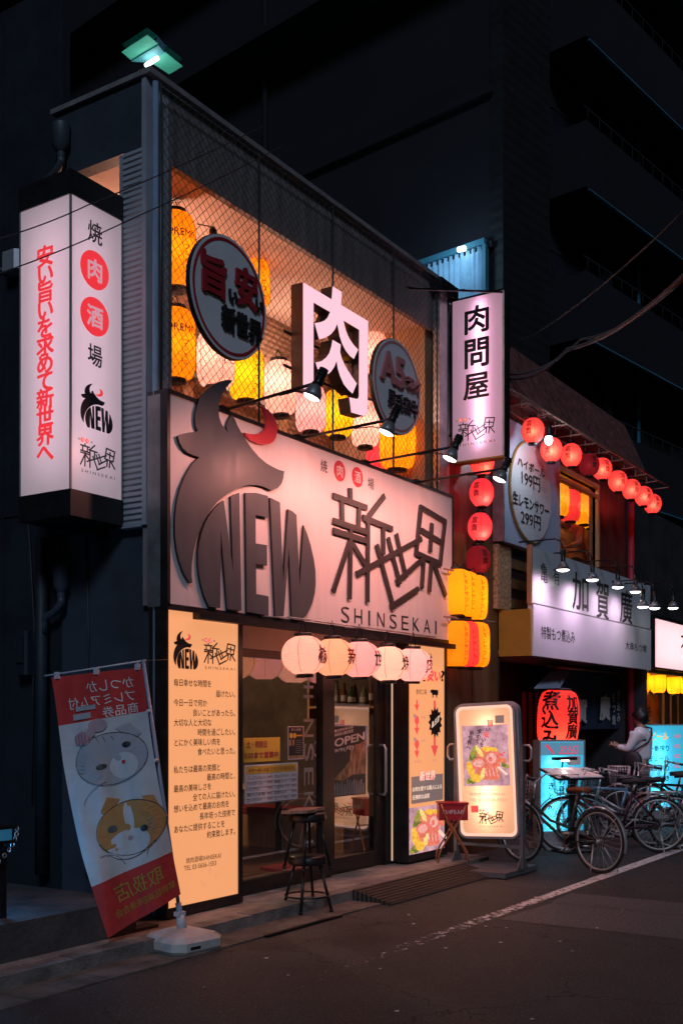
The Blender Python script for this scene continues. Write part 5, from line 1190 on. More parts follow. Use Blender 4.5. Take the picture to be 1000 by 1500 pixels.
# lanterns and guest in the upper window
GW = 'lanterns behind the upstairs window of the pub'
for (u, v, m), lb in zip([(818, 733, 'paper_amber'), (835, 741, 'paper_red'), (853, 746, 'paper_amber'), (866, 752, 'paper_amber')], ['yellow lantern behind the upstairs window next to the blue panel', 'red lantern between yellow ones behind the upstairs window', 'yellow lantern right of the red one behind the upstairs window', 'yellow lantern at the right edge of the upstairs window']):
    lantern('paper_lantern', lb, GW, P(u, v, .62), prof_barrel(.31, .48, 4), m, .31, .48, 1.6, YL if m == 'paper_amber' else (1, .4, .25), (), hang=.1, ribs=5)
t = thing('ceiling_lamp', 'added warm fill lamp above the window of the upstairs pub room, out of view', 'lamp', (14.9, .8, 5.38)); b = mb('tent_lamp'); b.lathe([(.001, -.05), (.05, -.03), (.06, 0), (.02, .05)], n=14); b.build('bulb', None, t); b = mb('black'); b.tube([(0, 0, .04), (0, 0, .11)], .01); b.build('stem', None, t)
lamp('fill_light', 'POINT', (0, 0, -.12), 30, (1, .55, .25), t, .1)  # unseen lamp added near the window to light the guest
# ---------------------------------------------------------------- long lamp lit sign board
t = thing('lamp_lit_sign', 'long pale sign board of the stew shop lit by lamps from above', 'sign', (14.7, 0, 2.36)); L0 = Vector(t.location)
KX0, KX1, KY = 12.345, 17.02, -.25
def fin(b, nm): o = b.build(nm, None, t); o.location = -L0; return o
b = mb('kaga_board'); b.box(KX0, KX1, KY, KY + .06, 3.02, 3.70); b.box(KX0, KX1, KY - .012, KY + .06, 2.37, 3.0); fin(b, 'board')
b = mb('mustard'); b.box(KX0 - .035, KX0 - .001, KY + .01, .18, 2.37, 2.94); b.box(12.32, KX0 - .036, .06, .18, 2.37, 2.92) if False else None; b.use('wood_orange'); b.box(KX0 - .03, KX0 - .001, KY - .005, KY + .06, 3.0, 3.72); fin(b, 'side_return')
b = mb('steel_grey'); b.box(KX0 - .01, KX1 + .02, KY - .015, KY + .07, 3.001, 3.016); b.box(KX0, KX1, KY + .061, .9, 2.40, 2.46); fin(b, 'joint_strip')
FK = Frame((0, KY, 0), (1, 0, 0)); FK2 = Frame((0, KY - .012, 0), (1, 0, 0)); b = mb('ink')
FK.pxfit(b, '亀', 791, 801, 823, 852); FK.pxfit(b, '有', 809, 819, 830, 855); FK.pxfit(b, '加', 837, 861, 836, 892, bold=.012); FK.pxfit(b, '賀', 872, 891, 848, 906, bold=.012); FK.pxfit(b, '廣', 907, 925, 862, 912, bold=.012)
FK2.pxfit(b, '特製もつ煮込み', 792, 841, 916, 935, bold=.0); FK2.pxfit(b, '大串もつ焼', 915, 946, 939, 951); fin(b, 'lettering')
def gooseneck(u, v, label, e=9, y0=-.22, grp='gooseneck lamps above the stew shop sign', out=-.55, ztop=3.95, far=False):
    p = P(u, v, out); t = thing('gooseneck_lamp', label, 'lamp', p, 0, grp)
    b = mb('black_metal'); b.lathe([(.028, .02), (.032, .20), (.001, .21)], n=12); b.tube([(0, 0, .2), (0, .03, .30), (0, .10, .34), (0, y0 + .25 - out - .0 if not far else .5, .34)], .010, 6); b.build('arm', None, t)
    b = mb('steel_grey'); b.lathe([(.03, .05), (.05, .03), (.085, -.05), (.082, -.05), (.03, .04)], n=20); b.build('reflector', None, t)
    b = mb('bulb_white'); b.lathe([(.078, -.045), (.06, -.06), (.03, -.068), (.001, -.07)], n=20); b.build('bulb', None, t)
    if e: lamp('spot', 'SPOT', (0, -.10, -.08), e * .42, (1, .62, .90), t, .04, (0, .62, -1), 135, 1)
    return t
for (u, v), lb in zip([(824, 829), (867, 844), (904, 855), (930, 862)], ['gooseneck lamp nearest the left end of the stew shop sign', 'gooseneck lamp above the large middle character of the stew shop sign', 'third gooseneck lamp along the stew shop sign', 'gooseneck lamp nearest the far end of the stew shop sign']):
    gooseneck(u, v, lb, 70 if u < 880 else 40)
# hanging board, big red lantern, noren
b = mb('panel_blue'); F = None
b.add([P(782, 1009, -.02), P(820, 1008, -.12), P(834, 983, .25), P(806, 984, .35)], [(0, 1, 2, 3)]); v_ = [Vector(q) + Vector((0, .0, .015)) for q in b.v[:4]]; b.add(v_, [(3, 2, 1, 0), ]); n0 = 0
for i in range(4): b.face((i, (i + 1) % 4, 4 + (i + 1) % 4, 4 + i))
b.use('black_metal'); b.tube([P(812, 985, .3), P(813, 975, .3) + Vector((0, 0, .2))], .012)
tag(b.build('rain_flap'), 'pale slanted rain board fixed above the big red lantern', 'board')
PB = prof_barrel(.56, .78, 2.8, 26)
lantern('big_lantern', 'big red paper lantern with bold black characters beside the cyan stand sign', None, P(817, 1054, -.02), PB, 'paper_bigred', .56, .78, 2.6, (1, .38, .22), [('煮込み', FRONT - 1.62, .0, .27, 'ink', .25, .03), ('加賀廣', FRONT - .42, .04, .21, 'ink', .19, .03)], hang=.12, bulb_z=-.22, ribs=0, bulb_off=(-.08, -.06))
n = thing('shop_curtain', 'dark navy split curtain with white characters hung in the stew shop doorway', 'curtain', (15.7, .35, 0)); L0 = Vector(n.location)
ND = .35
for i in range(4):
    b = mb('noren_navy'); b.smooth = True; x0 = 14.35 + i * .74; x1 = x0 + .72; o = len(b.v)
    for j in range(9):
        for k in range(13): s_ = k / 12; b.v.append((x0 + (x1 - x0) * s_, ND + .018 * math.sin(8 * s_ + i) * j / 8, 2.32 - j / 8 * .88))
    for j in range(8):
        for k in range(12): q = o + j * 13 + k; b.face((q, q + 1, q + 14, q + 13))
    oo = b.build('panel', None, n); oo.location = -L0
FN = Frame((0, ND - .03, 0), (1, 0, 0)); b = mb('text_white'); FN.pxfit(b, '賀', 844, 859, 1022, 1060, bold=.04); FN.pxfit(b, '廣', 877, 893, 1017, 1056, bold=.04); FN.vcol(b, 'もつ焼', FN.uv(898, 1010)[0], FN.uv(898, 1013)[1], .17, .18, bold=.02); FN.vcol(b, '煮込み', FN.uv(905, 1010)[0], FN.uv(905, 1010)[1], .17, .18, bold=.02)
oo = b.build('lettering', None, n); oo.location = -L0
b = mb('wood_orange'); b.tube([(14.3, ND, 2.34), (17.3, ND, 2.34)], .018); oo = b.build('curtain_rod', None, n); oo.location = -L0
# ---------------------------------------------------------------- third shop with the pink sign
sh3 = thing('far_shop_building', 'far shop with a pink lit sign and warm doorway at the right edge', 'building', (19, .4, 0)); L3 = Vector(sh3.location)
def p3(b, nm): o = b.build(nm, None, sh3); o.location = -L3
b = mb('dark_wall'); b.box(17.3, 24, .9, 7, 2.9, 5.6); b.box(17.26, 17.34, -.1, .9, 0, 3.0); p3(b, 'upper_wall')
b = mb('header_beige'); b.box(17.36, 24, .35, .45, 2.14, 2.34); b.box(17.36, 24, -.1, .45, 2.35, 2.40); p3(b, 'lintel')
b = mb('wood_orange'); b.box(17.36, 24, .9, 1.0, 0, 2.3)
for k in range(12): b.box(17.5 + k * .5, 17.56 + k * .5, .85, .899, 0, 2.3)
p3(b, 'wooden_front')
b = mb('tile_blue'); b.box(17.4, 18.5, .80, .848, .1, 1.7); b.use('paper_white'); b.box(18.75, 19.05, .80, .848, .3, 1.5); p3(b, 'door')
t = thing('pink_light_box', 'pink lit shop sign at the right edge of the picture', 'sign', (19.5, -.15, 2.4)); L0 = Vector(t.location)
b = mb('face_far'); b.quad((17.42, -.2, 2.44), (22, -.2, 2.44), (22, -.2, 3.22), (17.42, -.2, 3.22)); o = b.build('lit_panel', None, t); o.location = -L0
b = mb('black'); b.box(17.37, 17.415, -.21, .3, 2.40, 3.26); b.box(17.42, 22, -.21, .3, 3.225, 3.28); b.box(17.42, 22, -.21, .3, 2.405, 2.435); b.box(17.42, 22, .29, .3, 2.44, 3.22); o = b.build('case', None, t); o.location = -L0
F = Frame((0, -.2, 0), (1, 0, 0)); b = mb('ink'); F.pxfit(b, '大衆酒場', 996, 1040, 922, 950, bold=.02); o = b.build('lettering', None, t); o.location = -L0
for z in (2.66, 3.0): lamp('tube_light', 'AREA', (-.3, .22, z - L0.z), 4, (1, .8, .85), t, aim=(0, -1, 0), size=(3.6, .06))
for (u, v), lb in zip([(941, 884), (958, 886), (985, 886)], ['gooseneck lamp over the far pink sign, first from its left end', 'gooseneck lamp over the far pink sign, second from its left end', 'gooseneck lamp over the far pink sign, third from its left end']): gooseneck(u, v, lb, 0, grp='gooseneck lamps above the far pink sign', out=-.7, far=True)
for (u, v), lb in zip([(939, 997), (963, 998), (987, 1000), (1006, 1001)], ['yellow lantern under the far pink sign, above the standing person', 'yellow lantern under the far pink sign, middle of the three in view', 'yellow lantern under the far pink sign, above the orange curtain', 'yellow lantern under the far pink sign, cut by the picture edge']):
    lantern('paper_lantern', lb, 'yellow lanterns below the far pink sign', P(u, v, .12), prof_barrel(.27, .40, 4), 'paper_amber', .27, .40, 1.4, YL, (), hang=.06, ribs=5)
b = mb('noren_orange'); b.smooth = True
for i in range(3):
    o = len(b.v); x0 = 18.9 + i * .46
    for j in range(7):
        for k in range(9): b.v.append((x0 + .44 * k / 8, .6 + .015 * math.sin(k + i) * j / 6, 2.05 - j / 6 * .62))
    for j in range(6):
        for k in range(8): q = o + j * 9 + k; b.face((q, q + 1, q + 10, q + 9))
b.smooth = False; b.use('ink'); F = Frame((0, .57, 0), (1, 0, 0)); F.fit(b, 'や', 18.95, 19.25, 1.55, 1.85); F.fit(b, 'き', 19.42, 19.72, 1.55, 1.85); tag(b.build('door_curtain'), 'orange split curtain in the warm doorway of the far shop', 'curtain')
lw = thing('ceiling_lamp', 'warm lamp under the lintel of the far shop', 'lamp', (19, .65, 2.2)); b = mb('tent_lamp'); b.lathe([(.001, -.05), (.04, -.03), (.05, 0), (.02, .05)], n=12); b.build('bulb', None, lw); b = mb('black'); b.tube([(0, 0, .04), (0, -.1, .1), (0, -.19, .1)], .008); b.build('stem', None, lw)
lamp('door_light', 'POINT', (0, -.02, -.1), 34, (1, .60, .34), lw, .05)
# ---------------------------------------------------------------- cyan stand signs
def cyan_sign(label, c, rz, w, h, fn):
    t = thing('lit_stand_sign', label, 'sign', c, rz); b = mb('sign_case'); b.box(-w / 2 - .02, -w / 2, -.02, .14, .08, h); b.box(w / 2, w / 2 + .02, -.02, .14, .08, h); b.box(-w / 2, w / 2, -.02, .14, h - .02, h); b.box(-w / 2, w / 2, -.02, .14, .08, .22); b.box(-w / 2, w / 2, .13, .14, .22, h - .02); b.box(-w / 2 - .03, w / 2 + .03, -.10, .22, .0, .08); b.build('case', None, t)
    b = mb('face_cyan'); b.quad((-w / 2, -.012, .22), (w / 2, -.012, .22), (w / 2, -.012, h - .02), (-w / 2, -.012, h - .02)); b.build('lit_panel', None, t)
    F = Frame((0, -.012, 0), (1, 0, 0)); b = mb('ink'); fn(F, b, w, h); b.build('lettering', None, t)
    lamp('tube_light', 'AREA', (-.1, .11, h * .5), 3.2, (.55, .9, 1), t, aim=(0, -1, 0), size=(.06, h * .7)); return t
def c1(F, b, w, h):
    b.use('face_cyan_head'); F.rect(b, -w / 2 + .005, w / 2 - .005, h * .86, h - .03); b.use('print_red_cool'); F.fit(b, '2F入口', -w * .05, w * .38, h * .89, h * .95, bold=.02, c0=.003, c1=.005); F.poly(b, [(-w * .40, h * .95), (-w * .34, h * .96), (-w * .18, h * .88), (-w * .2, h * .87)], .003, .005); F.rect(b, -w * .08, w * .36, h * .873, h * .882, .003, .005)
    b.use('paper_white'); F.rect(b, w * .12, w * .42, h * .77, h * .85, 0, .008); b.use('print_red_cool'); F.vcol(b, '入口', w * .20, h * .84, .09, .10); 
    b.use('ink'); F.vcol(b, 'お刺身', -w * .02, h * .76, .10, .115, bold=.02); F.vcol(b, 'やきとん', -w * .26, h * .72, .10, .125, bold=.02); F.vcol(b, '二〇円', -w * .24, h * .32, .09, .10); F.vcol(b, '三五〇', .02, h * .36, .09, .10)
p = G(822, 1243); cyan_sign('cyan lit stand sign with a red arrow heading behind the bicycles', (p.x, p.y, 0), R(-38), .60, 1.34, c1)
def c3(F, b, w, h):
    b.use('print_lemon'); F.fit(b, 'ビール', -w * .36, w * .1, h * .84, h * .92, bold=.03); b.use('ink')
    for i, s_ in enumerate(('一番搾り', '生ビール', '焼酎割り', 'もつ焼き')): F.fit(b, s_, -w * .42, w * .12, h * (.73 - i * .1), h * (.79 - i * .1), bold=.02)
    b.use('print_red_cool')
    for i in range(7): F.fit(b, '450', w * .24, w * .42, h * (.86 - i * .1), h * (.90 - i * .1))
p = G(975, 1215); cyan_sign('cyan lit menu board at the right edge behind the standing person', (16.5, -.62, 0), R(-40), .66, 1.52, c3)
# ---------------------------------------------------------------- menu lectern
t = thing('menu_lectern', 'slanted menu board on a post with a small lamp, between the bicycles', 'menu stand', (12.45, -.72, -.07), R(-35))
b = mb('black_metal'); b.box(-.05, .05, -.03, .03, .09, .98); b.box(-.2, .2, -.16, .16, .07, .095); b.build('post', None, t)
Mx = Matrix.Translation((0, 0, 1.02)) @ Matrix.Rotation(R(16), 4, 'X'); b = mb('black_metal'); b.box(-.34, .34, -.20, .20, -.02, 0, Mx); b.build('board', None, t); b = mb('print_paperboard') if False else mb('paper_white'); b.box(-.32, .32, -.18, .18, .001, .006, Mx); b.use('print_taupe')
for i in range(5): b.box(-.28 + .12 * i, -.2 + .12 * i, -.14, .14, .006, .008, Mx)
b.build('menu_sheet', None, t)
b = mb('black_metal'); b.box(-.15, .15, .12, .22, 1.17, 1.205); b.tube([(0, .2, 1.19), (0, .23, 1.05)], .01); b.build('lamp_hood', None, t); b = mb('bulb_white'); b.box(-.05, .05, .14, .18, 1.158, 1.168); b.build('bulb', None, t)
lamp('lamp_light', 'POINT', (0, .13, 1.13), .3, (1, .85, .7), t, .03)
# ---------------------------------------------------------------- bicycles
def wheel(par, x, rad, nm='wheel'):
    w = mb('tyre'); w.torus((x, 0, rad), rad - .016, .0165, (0, 1, 0), 48, 8); o = w.build(nm, None, par)
    b = mb('rim'); b.torus((x, 0, rad), rad - .040, .011, (0, 1, 0), 48, 6); b.build('rim', None, o)
    b = mb('chrome'); b.tube([(x, -.05, rad), (x, .05, rad)], .018, 10)
    for i in range(28):
        a = 2 * math.pi * i / 28; s_ = 1 if i % 2 else -1; a2 = a + s_ * .5
        b.tube([(x + .018 * math.cos(a2), s_ * .03, rad + .018 * math.sin(a2)), (x + (rad - .045) * math.cos(a), 0, rad + (rad - .045) * math.sin(a))], .0013, 4, cap=False)
    b.build('spokes', None, o)
def bicycle(label, p, rz, frame='bike_green', saddle='leather_brown', basket=True, rack=False, steer=0, low=True):
    t = thing('bicycle', label, 'bicycle', p, rz, 'bicycles parked beside the stew shop'); r = .335; WB = .56
    wheel(t, -WB, r); wheel(t, WB, r)
    b = mb(frame); bb = Vector((-.12, 0, .29)); hd = Vector((.37, 0, .74)); hl = Vector((.41, 0, .60)); st = Vector((-.25, 0, .74))
    b.tube([bb, hl], .019); b.tube([bb, st], .016); b.tube([hd + Vector((-.01, 0, .03)), hl], .021)
    if low: b.tube([hl + Vector((-.02, 0, .06)), (.12, 0, .50), (-.17, 0, .44)], .017)
    else: b.tube([hd, st + Vector((.01, 0, -.03))], .017)
    for s_ in (-1, 1):
        b.tube([bb + Vector((0, s_ * .03, 0)), (-WB, s_ * .055, r)], .010); b.tube([st + Vector((0, s_ * .02, -.06)), (-WB, s_ * .055, r)], .009)
        b.tube([hl + Vector((.0, s_ * .03, -.02)), (.46, s_ * .05, .50), (WB, s_ * .052, r)], .011)
    b.build('frame', None, t)
    b = mb(saddle)
    prof = [(-.14, .085, 0), (-.10, .10, .012), (0, .07, .006), (.08, .035, 0), (.15, .022, -.006)]; vs = []
    for x, hw_, dz in prof: vs += [(-.27 + x, -hw_, .84 + dz), (-.27 + x, -hw_ * .5, .875 + dz), (-.27 + x, hw_ * .5, .875 + dz), (-.27 + x, hw_, .84 + dz), (-.27 + x, 0, .815 + dz)]
    b.smooth = True; b.add(vs, [(i * 5 + j, i * 5 + (j + 1) % 5, i * 5 + 5 + (j + 1) % 5, i * 5 + 5 + j) for i in range(4) for j in range(5)] + [(0, 4, 3, 2, 1), (20, 21, 22, 23, 24)]); b.build('saddle', None, t)
    b = mb('chrome'); b.tube([st - Vector((-.01, 0, .03)), (-.275, 0, .84)], .013); b.build('seat_post', None, t)
    b = mb('chrome'); b.tube([hd, (.345, 0, .90)], .013); b.tube([(.13, -.27, .95), (.22, -.26, .97), (.33, -.15, .99), (.345, 0, .90), (.33, .15, .99), (.22, .26, .97), (.13, .27, .95)], .011); b.build('handlebar', None, t)
    for s_ in (-1, 1): b = mb('rubber_black'); b.tube([(.10, s_ * .272, .945), (.20, s_ * .263, .965)], .017); b.build('grip', None, t)
    for x in (-WB, WB):
        b = mb('chrome' if frame != 'bike_black' else 'bike_black'); a0, a1 = (20, 195) if x < 0 else (-20 + 30, 160); n = 20; vs = []
        for i in range(n + 1):
            a = R(a0 + (a1 - a0) * i / n)
            for yy, dr in ((-.021, -.008), (0, .004), (.021, -.008)): vs.append((x + (r + .022 + dr) * math.cos(a), yy, r + (r + .022 + dr) * math.sin(a)))
        b.smooth = True; b.add(vs, [(i * 3 + j, i * 3 + j + 1, i * 3 + j + 4, i * 3 + j + 3) for i in range(n) for j in range(2)]); b.smooth = False
        b.tube([(x, .05, r), (x + (-.25 if x < 0 else .22), .03, r + .26)], .003, 4); b.tube([(x, -.05, r), (x + (-.25 if x < 0 else .22), -.03, r + .26)], .003, 4); b.build('mudguard', None, t)
    b = mb('chrome'); b.torus(bb + Vector((0, -.05, 0)), .085, .006, (0, 1, 0), 28, 5); b.tube([bb + Vector((0, -.06, 0)), bb + Vector((.12, -.07, -.11))], .008); b.tube([bb + Vector((0, .06, 0)), bb + Vector((-.12, .07, .11))], .008)
    for c_ in (bb + Vector((.12, -.11, -.11)), bb + Vector((-.12, .11, .11))): b.cbox(c_, (.08, .07, .02))
    b.build('crankset', None, t)
    b = mb('black_metal'); b.box(-WB - .03, -.06, -.055, -.045, .27, .38); b.build('chain_guard', None, t)
    b = mb('chrome'); b.tube([(-WB + .02, .07, r - .03), (-WB - .02, .16, .012)], .008); b.tube([(-WB + .02, -.07, r - .03), (-WB - .08, -.20, .012)], .008); b.build('kickstand', None, t)
    if basket:
        b = mb('chrome'); x0, x1, y0, y1, z0, z1 = .42, .70, -.17, .17, .70, .94
        for i in range(7):
            z = z0 + (z1 - z0) * i / 6; e = .03 * (1 - i / 6); rr = .0025 if i < 6 else .006
            b.tube([(x0 + e, y0 + e, z), (x1 - e, y0 + e, z), (x1 - e, y1 - e, z), (x0 + e, y1 - e, z)], rr, 4, closed=True)
        for i in range(9):
            s_ = i / 8
            for (xa, ya, xb, yb) in ((x0 + (x1 - x0) * s_, y0, 0, 0.03), (x0 + (x1 - x0) * s_, y1, 0, -.03), (x0, y0 + (y1 - y0) * s_, .03, 0), (x1, y0 + (y1 - y0) * s_, -.03, 0)): b.tube([(xa + xb, ya + yb, z0), (xa, ya, z1)], .0022, 4)
        for i in range(6): yy = y0 + .03 + i * .056; b.tube([(x0 + .03, yy, z0), (x1 - .03, yy, z0)], .0022, 4)
        b.tube([(WB, .05, r), (x1 - .08, .05, z0)], .005); b.tube([(WB, -.05, r), (x1 - .08, -.05, z0)], .005); b.build('basket', None, t)
    if rack:
        b = mb('chrome'); z = .71
        for yy in (-.06, 0, .06): b.tube([(-.30, yy, z), (-.78, yy, z)], .006, 6)
        for x in (-.40, -.55, -.72): b.tube([(x, -.06, z), (x, .06, z)], .005, 6)
        for s_ in (-1, 1): b.tube([(-.66, s_ * .06, z), (-WB, s_ * .06, r)], .005, 6)
        b.build('carrier_rack', None, t)
    b = mb('steel_grey'); b.lathe([(.001, 0), (.03, .01), (.035, .05), (.001, .055)], (.50, -.03, .66), 12, Matrix.Rotation(math.pi / 2, 4, 'Y')); b.build('headlight', None, t)
    return t
def bike_at(label, rear, front, **k):
    d = front - rear; c = (rear + front) / 2; c.z = 0.001; return bicycle(label, c, math.atan2(d.y, d.x), **k)
rear = G(884, 1281); fr = G(757, 1262); bike_at('dark green city bicycle with a brown saddle, nearest to the road line', rear, fr, frame='bike_green', saddle='leather_brown')
rear = G(966, 1249); fr = G(826, 1248); bike_at('dark purple city bicycle with a carrier rack, second from the stand sign', rear, fr, frame='bike_purple', saddle='rubber_black', rack=True)
bike_at('light blue city bicycle standing between two dark ones', Vector((13.55, -1.38, 0)), Vector((12.95, -.35, 0)), frame='bike_blue', saddle='bike_black', basket=False, low=False)
bike_at('black bicycle with a high saddle at the right edge', Vector((14.75, -1.75, 0)), Vector((14.2, -.72, 0)), frame='bike_black', saddle='rubber_black', basket=False, low=False, rack=True)
bike_at('silver city bicycle with a wire basket, packed between the dark ones', Vector((13.35, -1.72, 0)), Vector((12.72, -.72, 0)), frame='bike_silver', saddle='rubber_black', rack=True)
bike_at('dark green bicycle with a carrier rack, behind the black high saddle one', Vector((15.2, -1.55, 0)), Vector((14.75, -.5, 0)), frame='bike_green', saddle='rubber_black', rack=True)
bike_at('black city bicycle cut by the right edge, behind the others', Vector((15.9, -1.75, 0)), Vector((15.4, -.75, 0)), frame='bike_black', saddle='rubber_black')
# ---------------------------------------------------------------- people
def skin_body(name, joints, edges, mats, par=None, root=0, sub=2, mid=None):
    me = bpy.data.meshes.new(name); me.from_pydata([j[0] for j in joints], edges, []); o = bpy.data.objects.new(name, me); COL.objects.link(o)
    md = o.modifiers.new('s', 'SKIN'); md.use_smooth_shade = True
    for i, j in enumerate(joints):
        r = j[1]; o.data.skin_vertices[0].data[i].radius = r if isinstance(r, tuple) else (r, r)
    o.data.skin_vertices[0].data[root].use_root = True
    m2 = o.modifiers.new('d', 'SUBSURF'); m2.levels = sub; m2.render_levels = sub
    dg = bpy.context.evaluated_depsgraph_get(); dg.update(); ev = o.evaluated_get(dg); nm = bpy.data.meshes.new_from_object(ev)
    o.modifiers.clear(); o.data = nm; nm.name = name; nm.materials.clear(); nm.materials.append(MC[mats])
    for p in nm.polygons: p.use_smooth = True; p.material_index = 0
    if par is not None: o.parent = par
    return o
def hand(J, E, wrist_i, d, palm_n, r=.0085):
    """five separate curled fingers grown from the wrist joint; d along the hand, palm_n towards the palm"""
    w = Vector(J[wrist_i][0]); d = Vector(d).normalized(); n = Vector(palm_n).normalized(); s_ = d.cross(n).normalized()
    J.append((w + d * .045, (.030, .014))); E.append((wrist_i, len(J) - 1)); pi_ = len(J) - 1
    J.append((w + d * .08, (.034, .012))); E.append((pi_, len(J) - 1)); k = len(J) - 1
    for i, (off, ln) in enumerate(((-.03, .060), (-.010, .072), (.010, .068), (.03, .052))):
        a = w + d * .092 + s_ * off; J.append((a, r * 1.05)); E.append((k, len(J) - 1)); q = a
        for st, c in ((.45, .35), (.35, .85), (.2, 1.2)):
            q = q + (d * math.cos(c) + n * math.sin(c)) * ln * st; J.append((q, r * (.95 if st > .3 else .8))); E.append((len(J) - 2, len(J) - 1))
    q = w + d * .03 + s_ * -.035 + n * .01; J.append((q, r * 1.15)); E.append((pi_, len(J) - 1)); q = q + d * .035 - s_ * .018 + n * .012; J.append((q, r)); E.append((len(J) - 2, len(J) - 1)); q = q + d * .026 + n * .01; J.append((q, r * .85)); E.append((len(J) - 2, len(J) - 1))
def person(label, loc, rz, pose, shirt, trousers='trousers'):
    """local: faces +x. pose gives joint positions"""
    V = {k: Vector(v) for k, v in pose.items()}
    J = []; E = []; I = {}
    def add(k, p, r, par=None):
        J.append((Vector(p), r)); I[k] = len(J) - 1
        if par: E.append((I[par], I[k]))
    add('pelvis', V['pelvis'], (.13, .09)); add('waist', V['waist'], (.10, .075), 'pelvis'); add('chest', V['chest'], (.11, .08), 'waist'); add('collar', V['collar'], (.065, .055), 'chest'); add('neck', V['neck'], .052, 'collar')
    hd = V['head']; up = (hd - V['neck']).normalized()
    add('jaw', hd - up * .06 + Vector((.02, 0, 0)), (.062, .075), 'neck'); add('face', hd + Vector((.005, 0, 0)), (.076, .094), 'jaw'); add('crown', hd + up * .075, (.070, .085), 'face')
    for s_, c in ((-1, 'r'), (1, 'l')):
        add('sh' + c, V['sh' + c], .045, 'collar'); add('el' + c, V['el' + c], .040, 'sh' + c); add('fa' + c, V['el' + c].lerp(V['wr' + c], .4), .040, 'el' + c); add('wr' + c, V['wr' + c], .027, 'fa' + c)
        add('hip' + c, V['hip' + c], .095, 'pelvis'); add('kn' + c, V['kn' + c], .060, 'hip' + c); add('ca' + c, V['kn' + c].lerp(V['an' + c], .35), .056, 'kn' + c); add('an' + c, V['an' + c], .036, 'ca' + c); add('toe' + c, V['an' + c] + Vector((.15, 0, -.05)), .03, 'an' + c); add('heel' + c, V['an' + c] + Vector((-.04, 0, -.045)), .03, 'an' + c)
    for c, pn in (('r', (0, 1, -.2)), ('l', (0, -1, -.2))): hand(J, E, I['wr' + c], V['wr' + c] - V['el' + c], pn)
    o = skin_body('person', J, E, 'skin'); o.location = loc; o.rotation_euler = (0, 0, rz); tag(o, label, 'person')
    # face
    fc = hd + Vector((.085, 0, 0)); b = mb('skin'); b.smooth = True
    b.add([fc + Vector((.0, -.014, -.03)), fc + Vector((0, .014, -.03)), fc + Vector((.022, 0, -.026)), fc + Vector((-.004, 0, .018))], [(0, 1, 2), (0, 2, 3), (1, 3, 2)]); b.build('nose', None, o)
    for s_ in (-1, 1):
        b = mb('ink'); b.lathe([(.001, -.003), (.011, 0), (.001, .003)], fc + Vector((-.008, s_ * .032, .005)), 10, Matrix.Rotation(math.pi / 2, 4, 'Y')); b.build('eye', None, o)
        b = mb('skin'); b.smooth = True; b.lathe([(.001, -.03), (.016, -.018), (.02, .005), (.014, .028), (.001, .032)], hd + Vector((-.01, s_ * .084, -.005)), 10, Matrix.Diagonal((1, .45, 1, 1))); b.build('ear', None, o)
    b = mb('ink_red'); b.cbox(fc + Vector((-.006, 0, -.052)), (.012, .042, .009)); b.build('mouth', None, o)
    # hair: shell of tufted cap
    b = mb('hair'); b.smooth = True; n = 26; m = 13; random.seed(5); vs = []
    for i in range(m + 1):
        th = math.pi * (.62 * i / m)
        for j in range(n):
            a = 2 * math.pi * j / n; back = (1 - math.cos(a)) / 2; t2 = th * (.72 + .62 * back); jit = 1 + .055 * math.sin(5 * a + i) + .04 * random.random()
            vs.append(hd + Vector((-.012, 0, .012)) + Vector((.118 * math.sin(t2) * math.cos(a), .106 * math.sin(t2) * math.sin(a), .137 * math.cos(t2))) * jit)
    b.add(vs, [(i * n + j, i * n + (j + 1) % n, i * n + n + (j + 1) % n, i * n + n + j) for i in range(m) for j in range(n)]); b.build('hair', None, o)
    # shirt
    J2 = []; E2 = []; I = {}
    def add2(k, p, r, par=None):
        J2.append((Vector(p), r)); I[k] = len(J2) - 1
        if par: E2.append((I[par], I[k]))
    add2('hem', V['pelvis'].lerp(V['waist'], .25), (.168, .125)); add2('waist', V['waist'], (.160, .122), 'hem'); add2('chest', V['chest'], (.172, .128), 'waist'); add2('collar', V['collar'] + Vector((0, 0, -.005)), (.125, .108), 'chest'); add2('neckline', V['neck'] - Vector((0, 0, .015)), .070, 'collar')
    for c in 'rl':
        add2('sh' + c, V['sh' + c], .080, 'collar'); add2('el' + c, V['el' + c], .062, 'sh' + c); add2('cuff' + c, V['el' + c].lerp(V['wr' + c], .82), .046, 'el' + c)
    s2 = skin_body('shirt', J2, E2, shirt, o)
    J3 = []; E3 = []; I = {}
    def add3(k, p, r, par=None):
        J3.append((Vector(p), r)); I[k] = len(J3) - 1
        if par: E3.append((I[par], I[k]))
    add3('pelvis', V['pelvis'], (.168, .128)); add3('w', V['pelvis'].lerp(V['waist'], .4), (.148, .112), 'pelvis')
    for c in 'rl': add3('hip' + c, V['hip' + c], .112, 'pelvis'); add3('kn' + c, V['kn' + c], .082, 'hip' + c); add3('an' + c, V['an' + c] + Vector((0, 0, .02)), .068, 'kn' + c)
    skin_body('trousers', J3, E3, trousers, o)
    for c in 'rl':
        b = mb('rubber_black'); p = V['an' + c]; b.smooth = True; b.lathe([(.001, -.05), (.04, -.05), (.048, -.02), (.03, .02), (.001, .03)], p + Vector((.045, 0, -.035)), 14, Matrix.Diagonal((2.7, 1, 1, 1))); b.build('shoe', None, o)
    return o
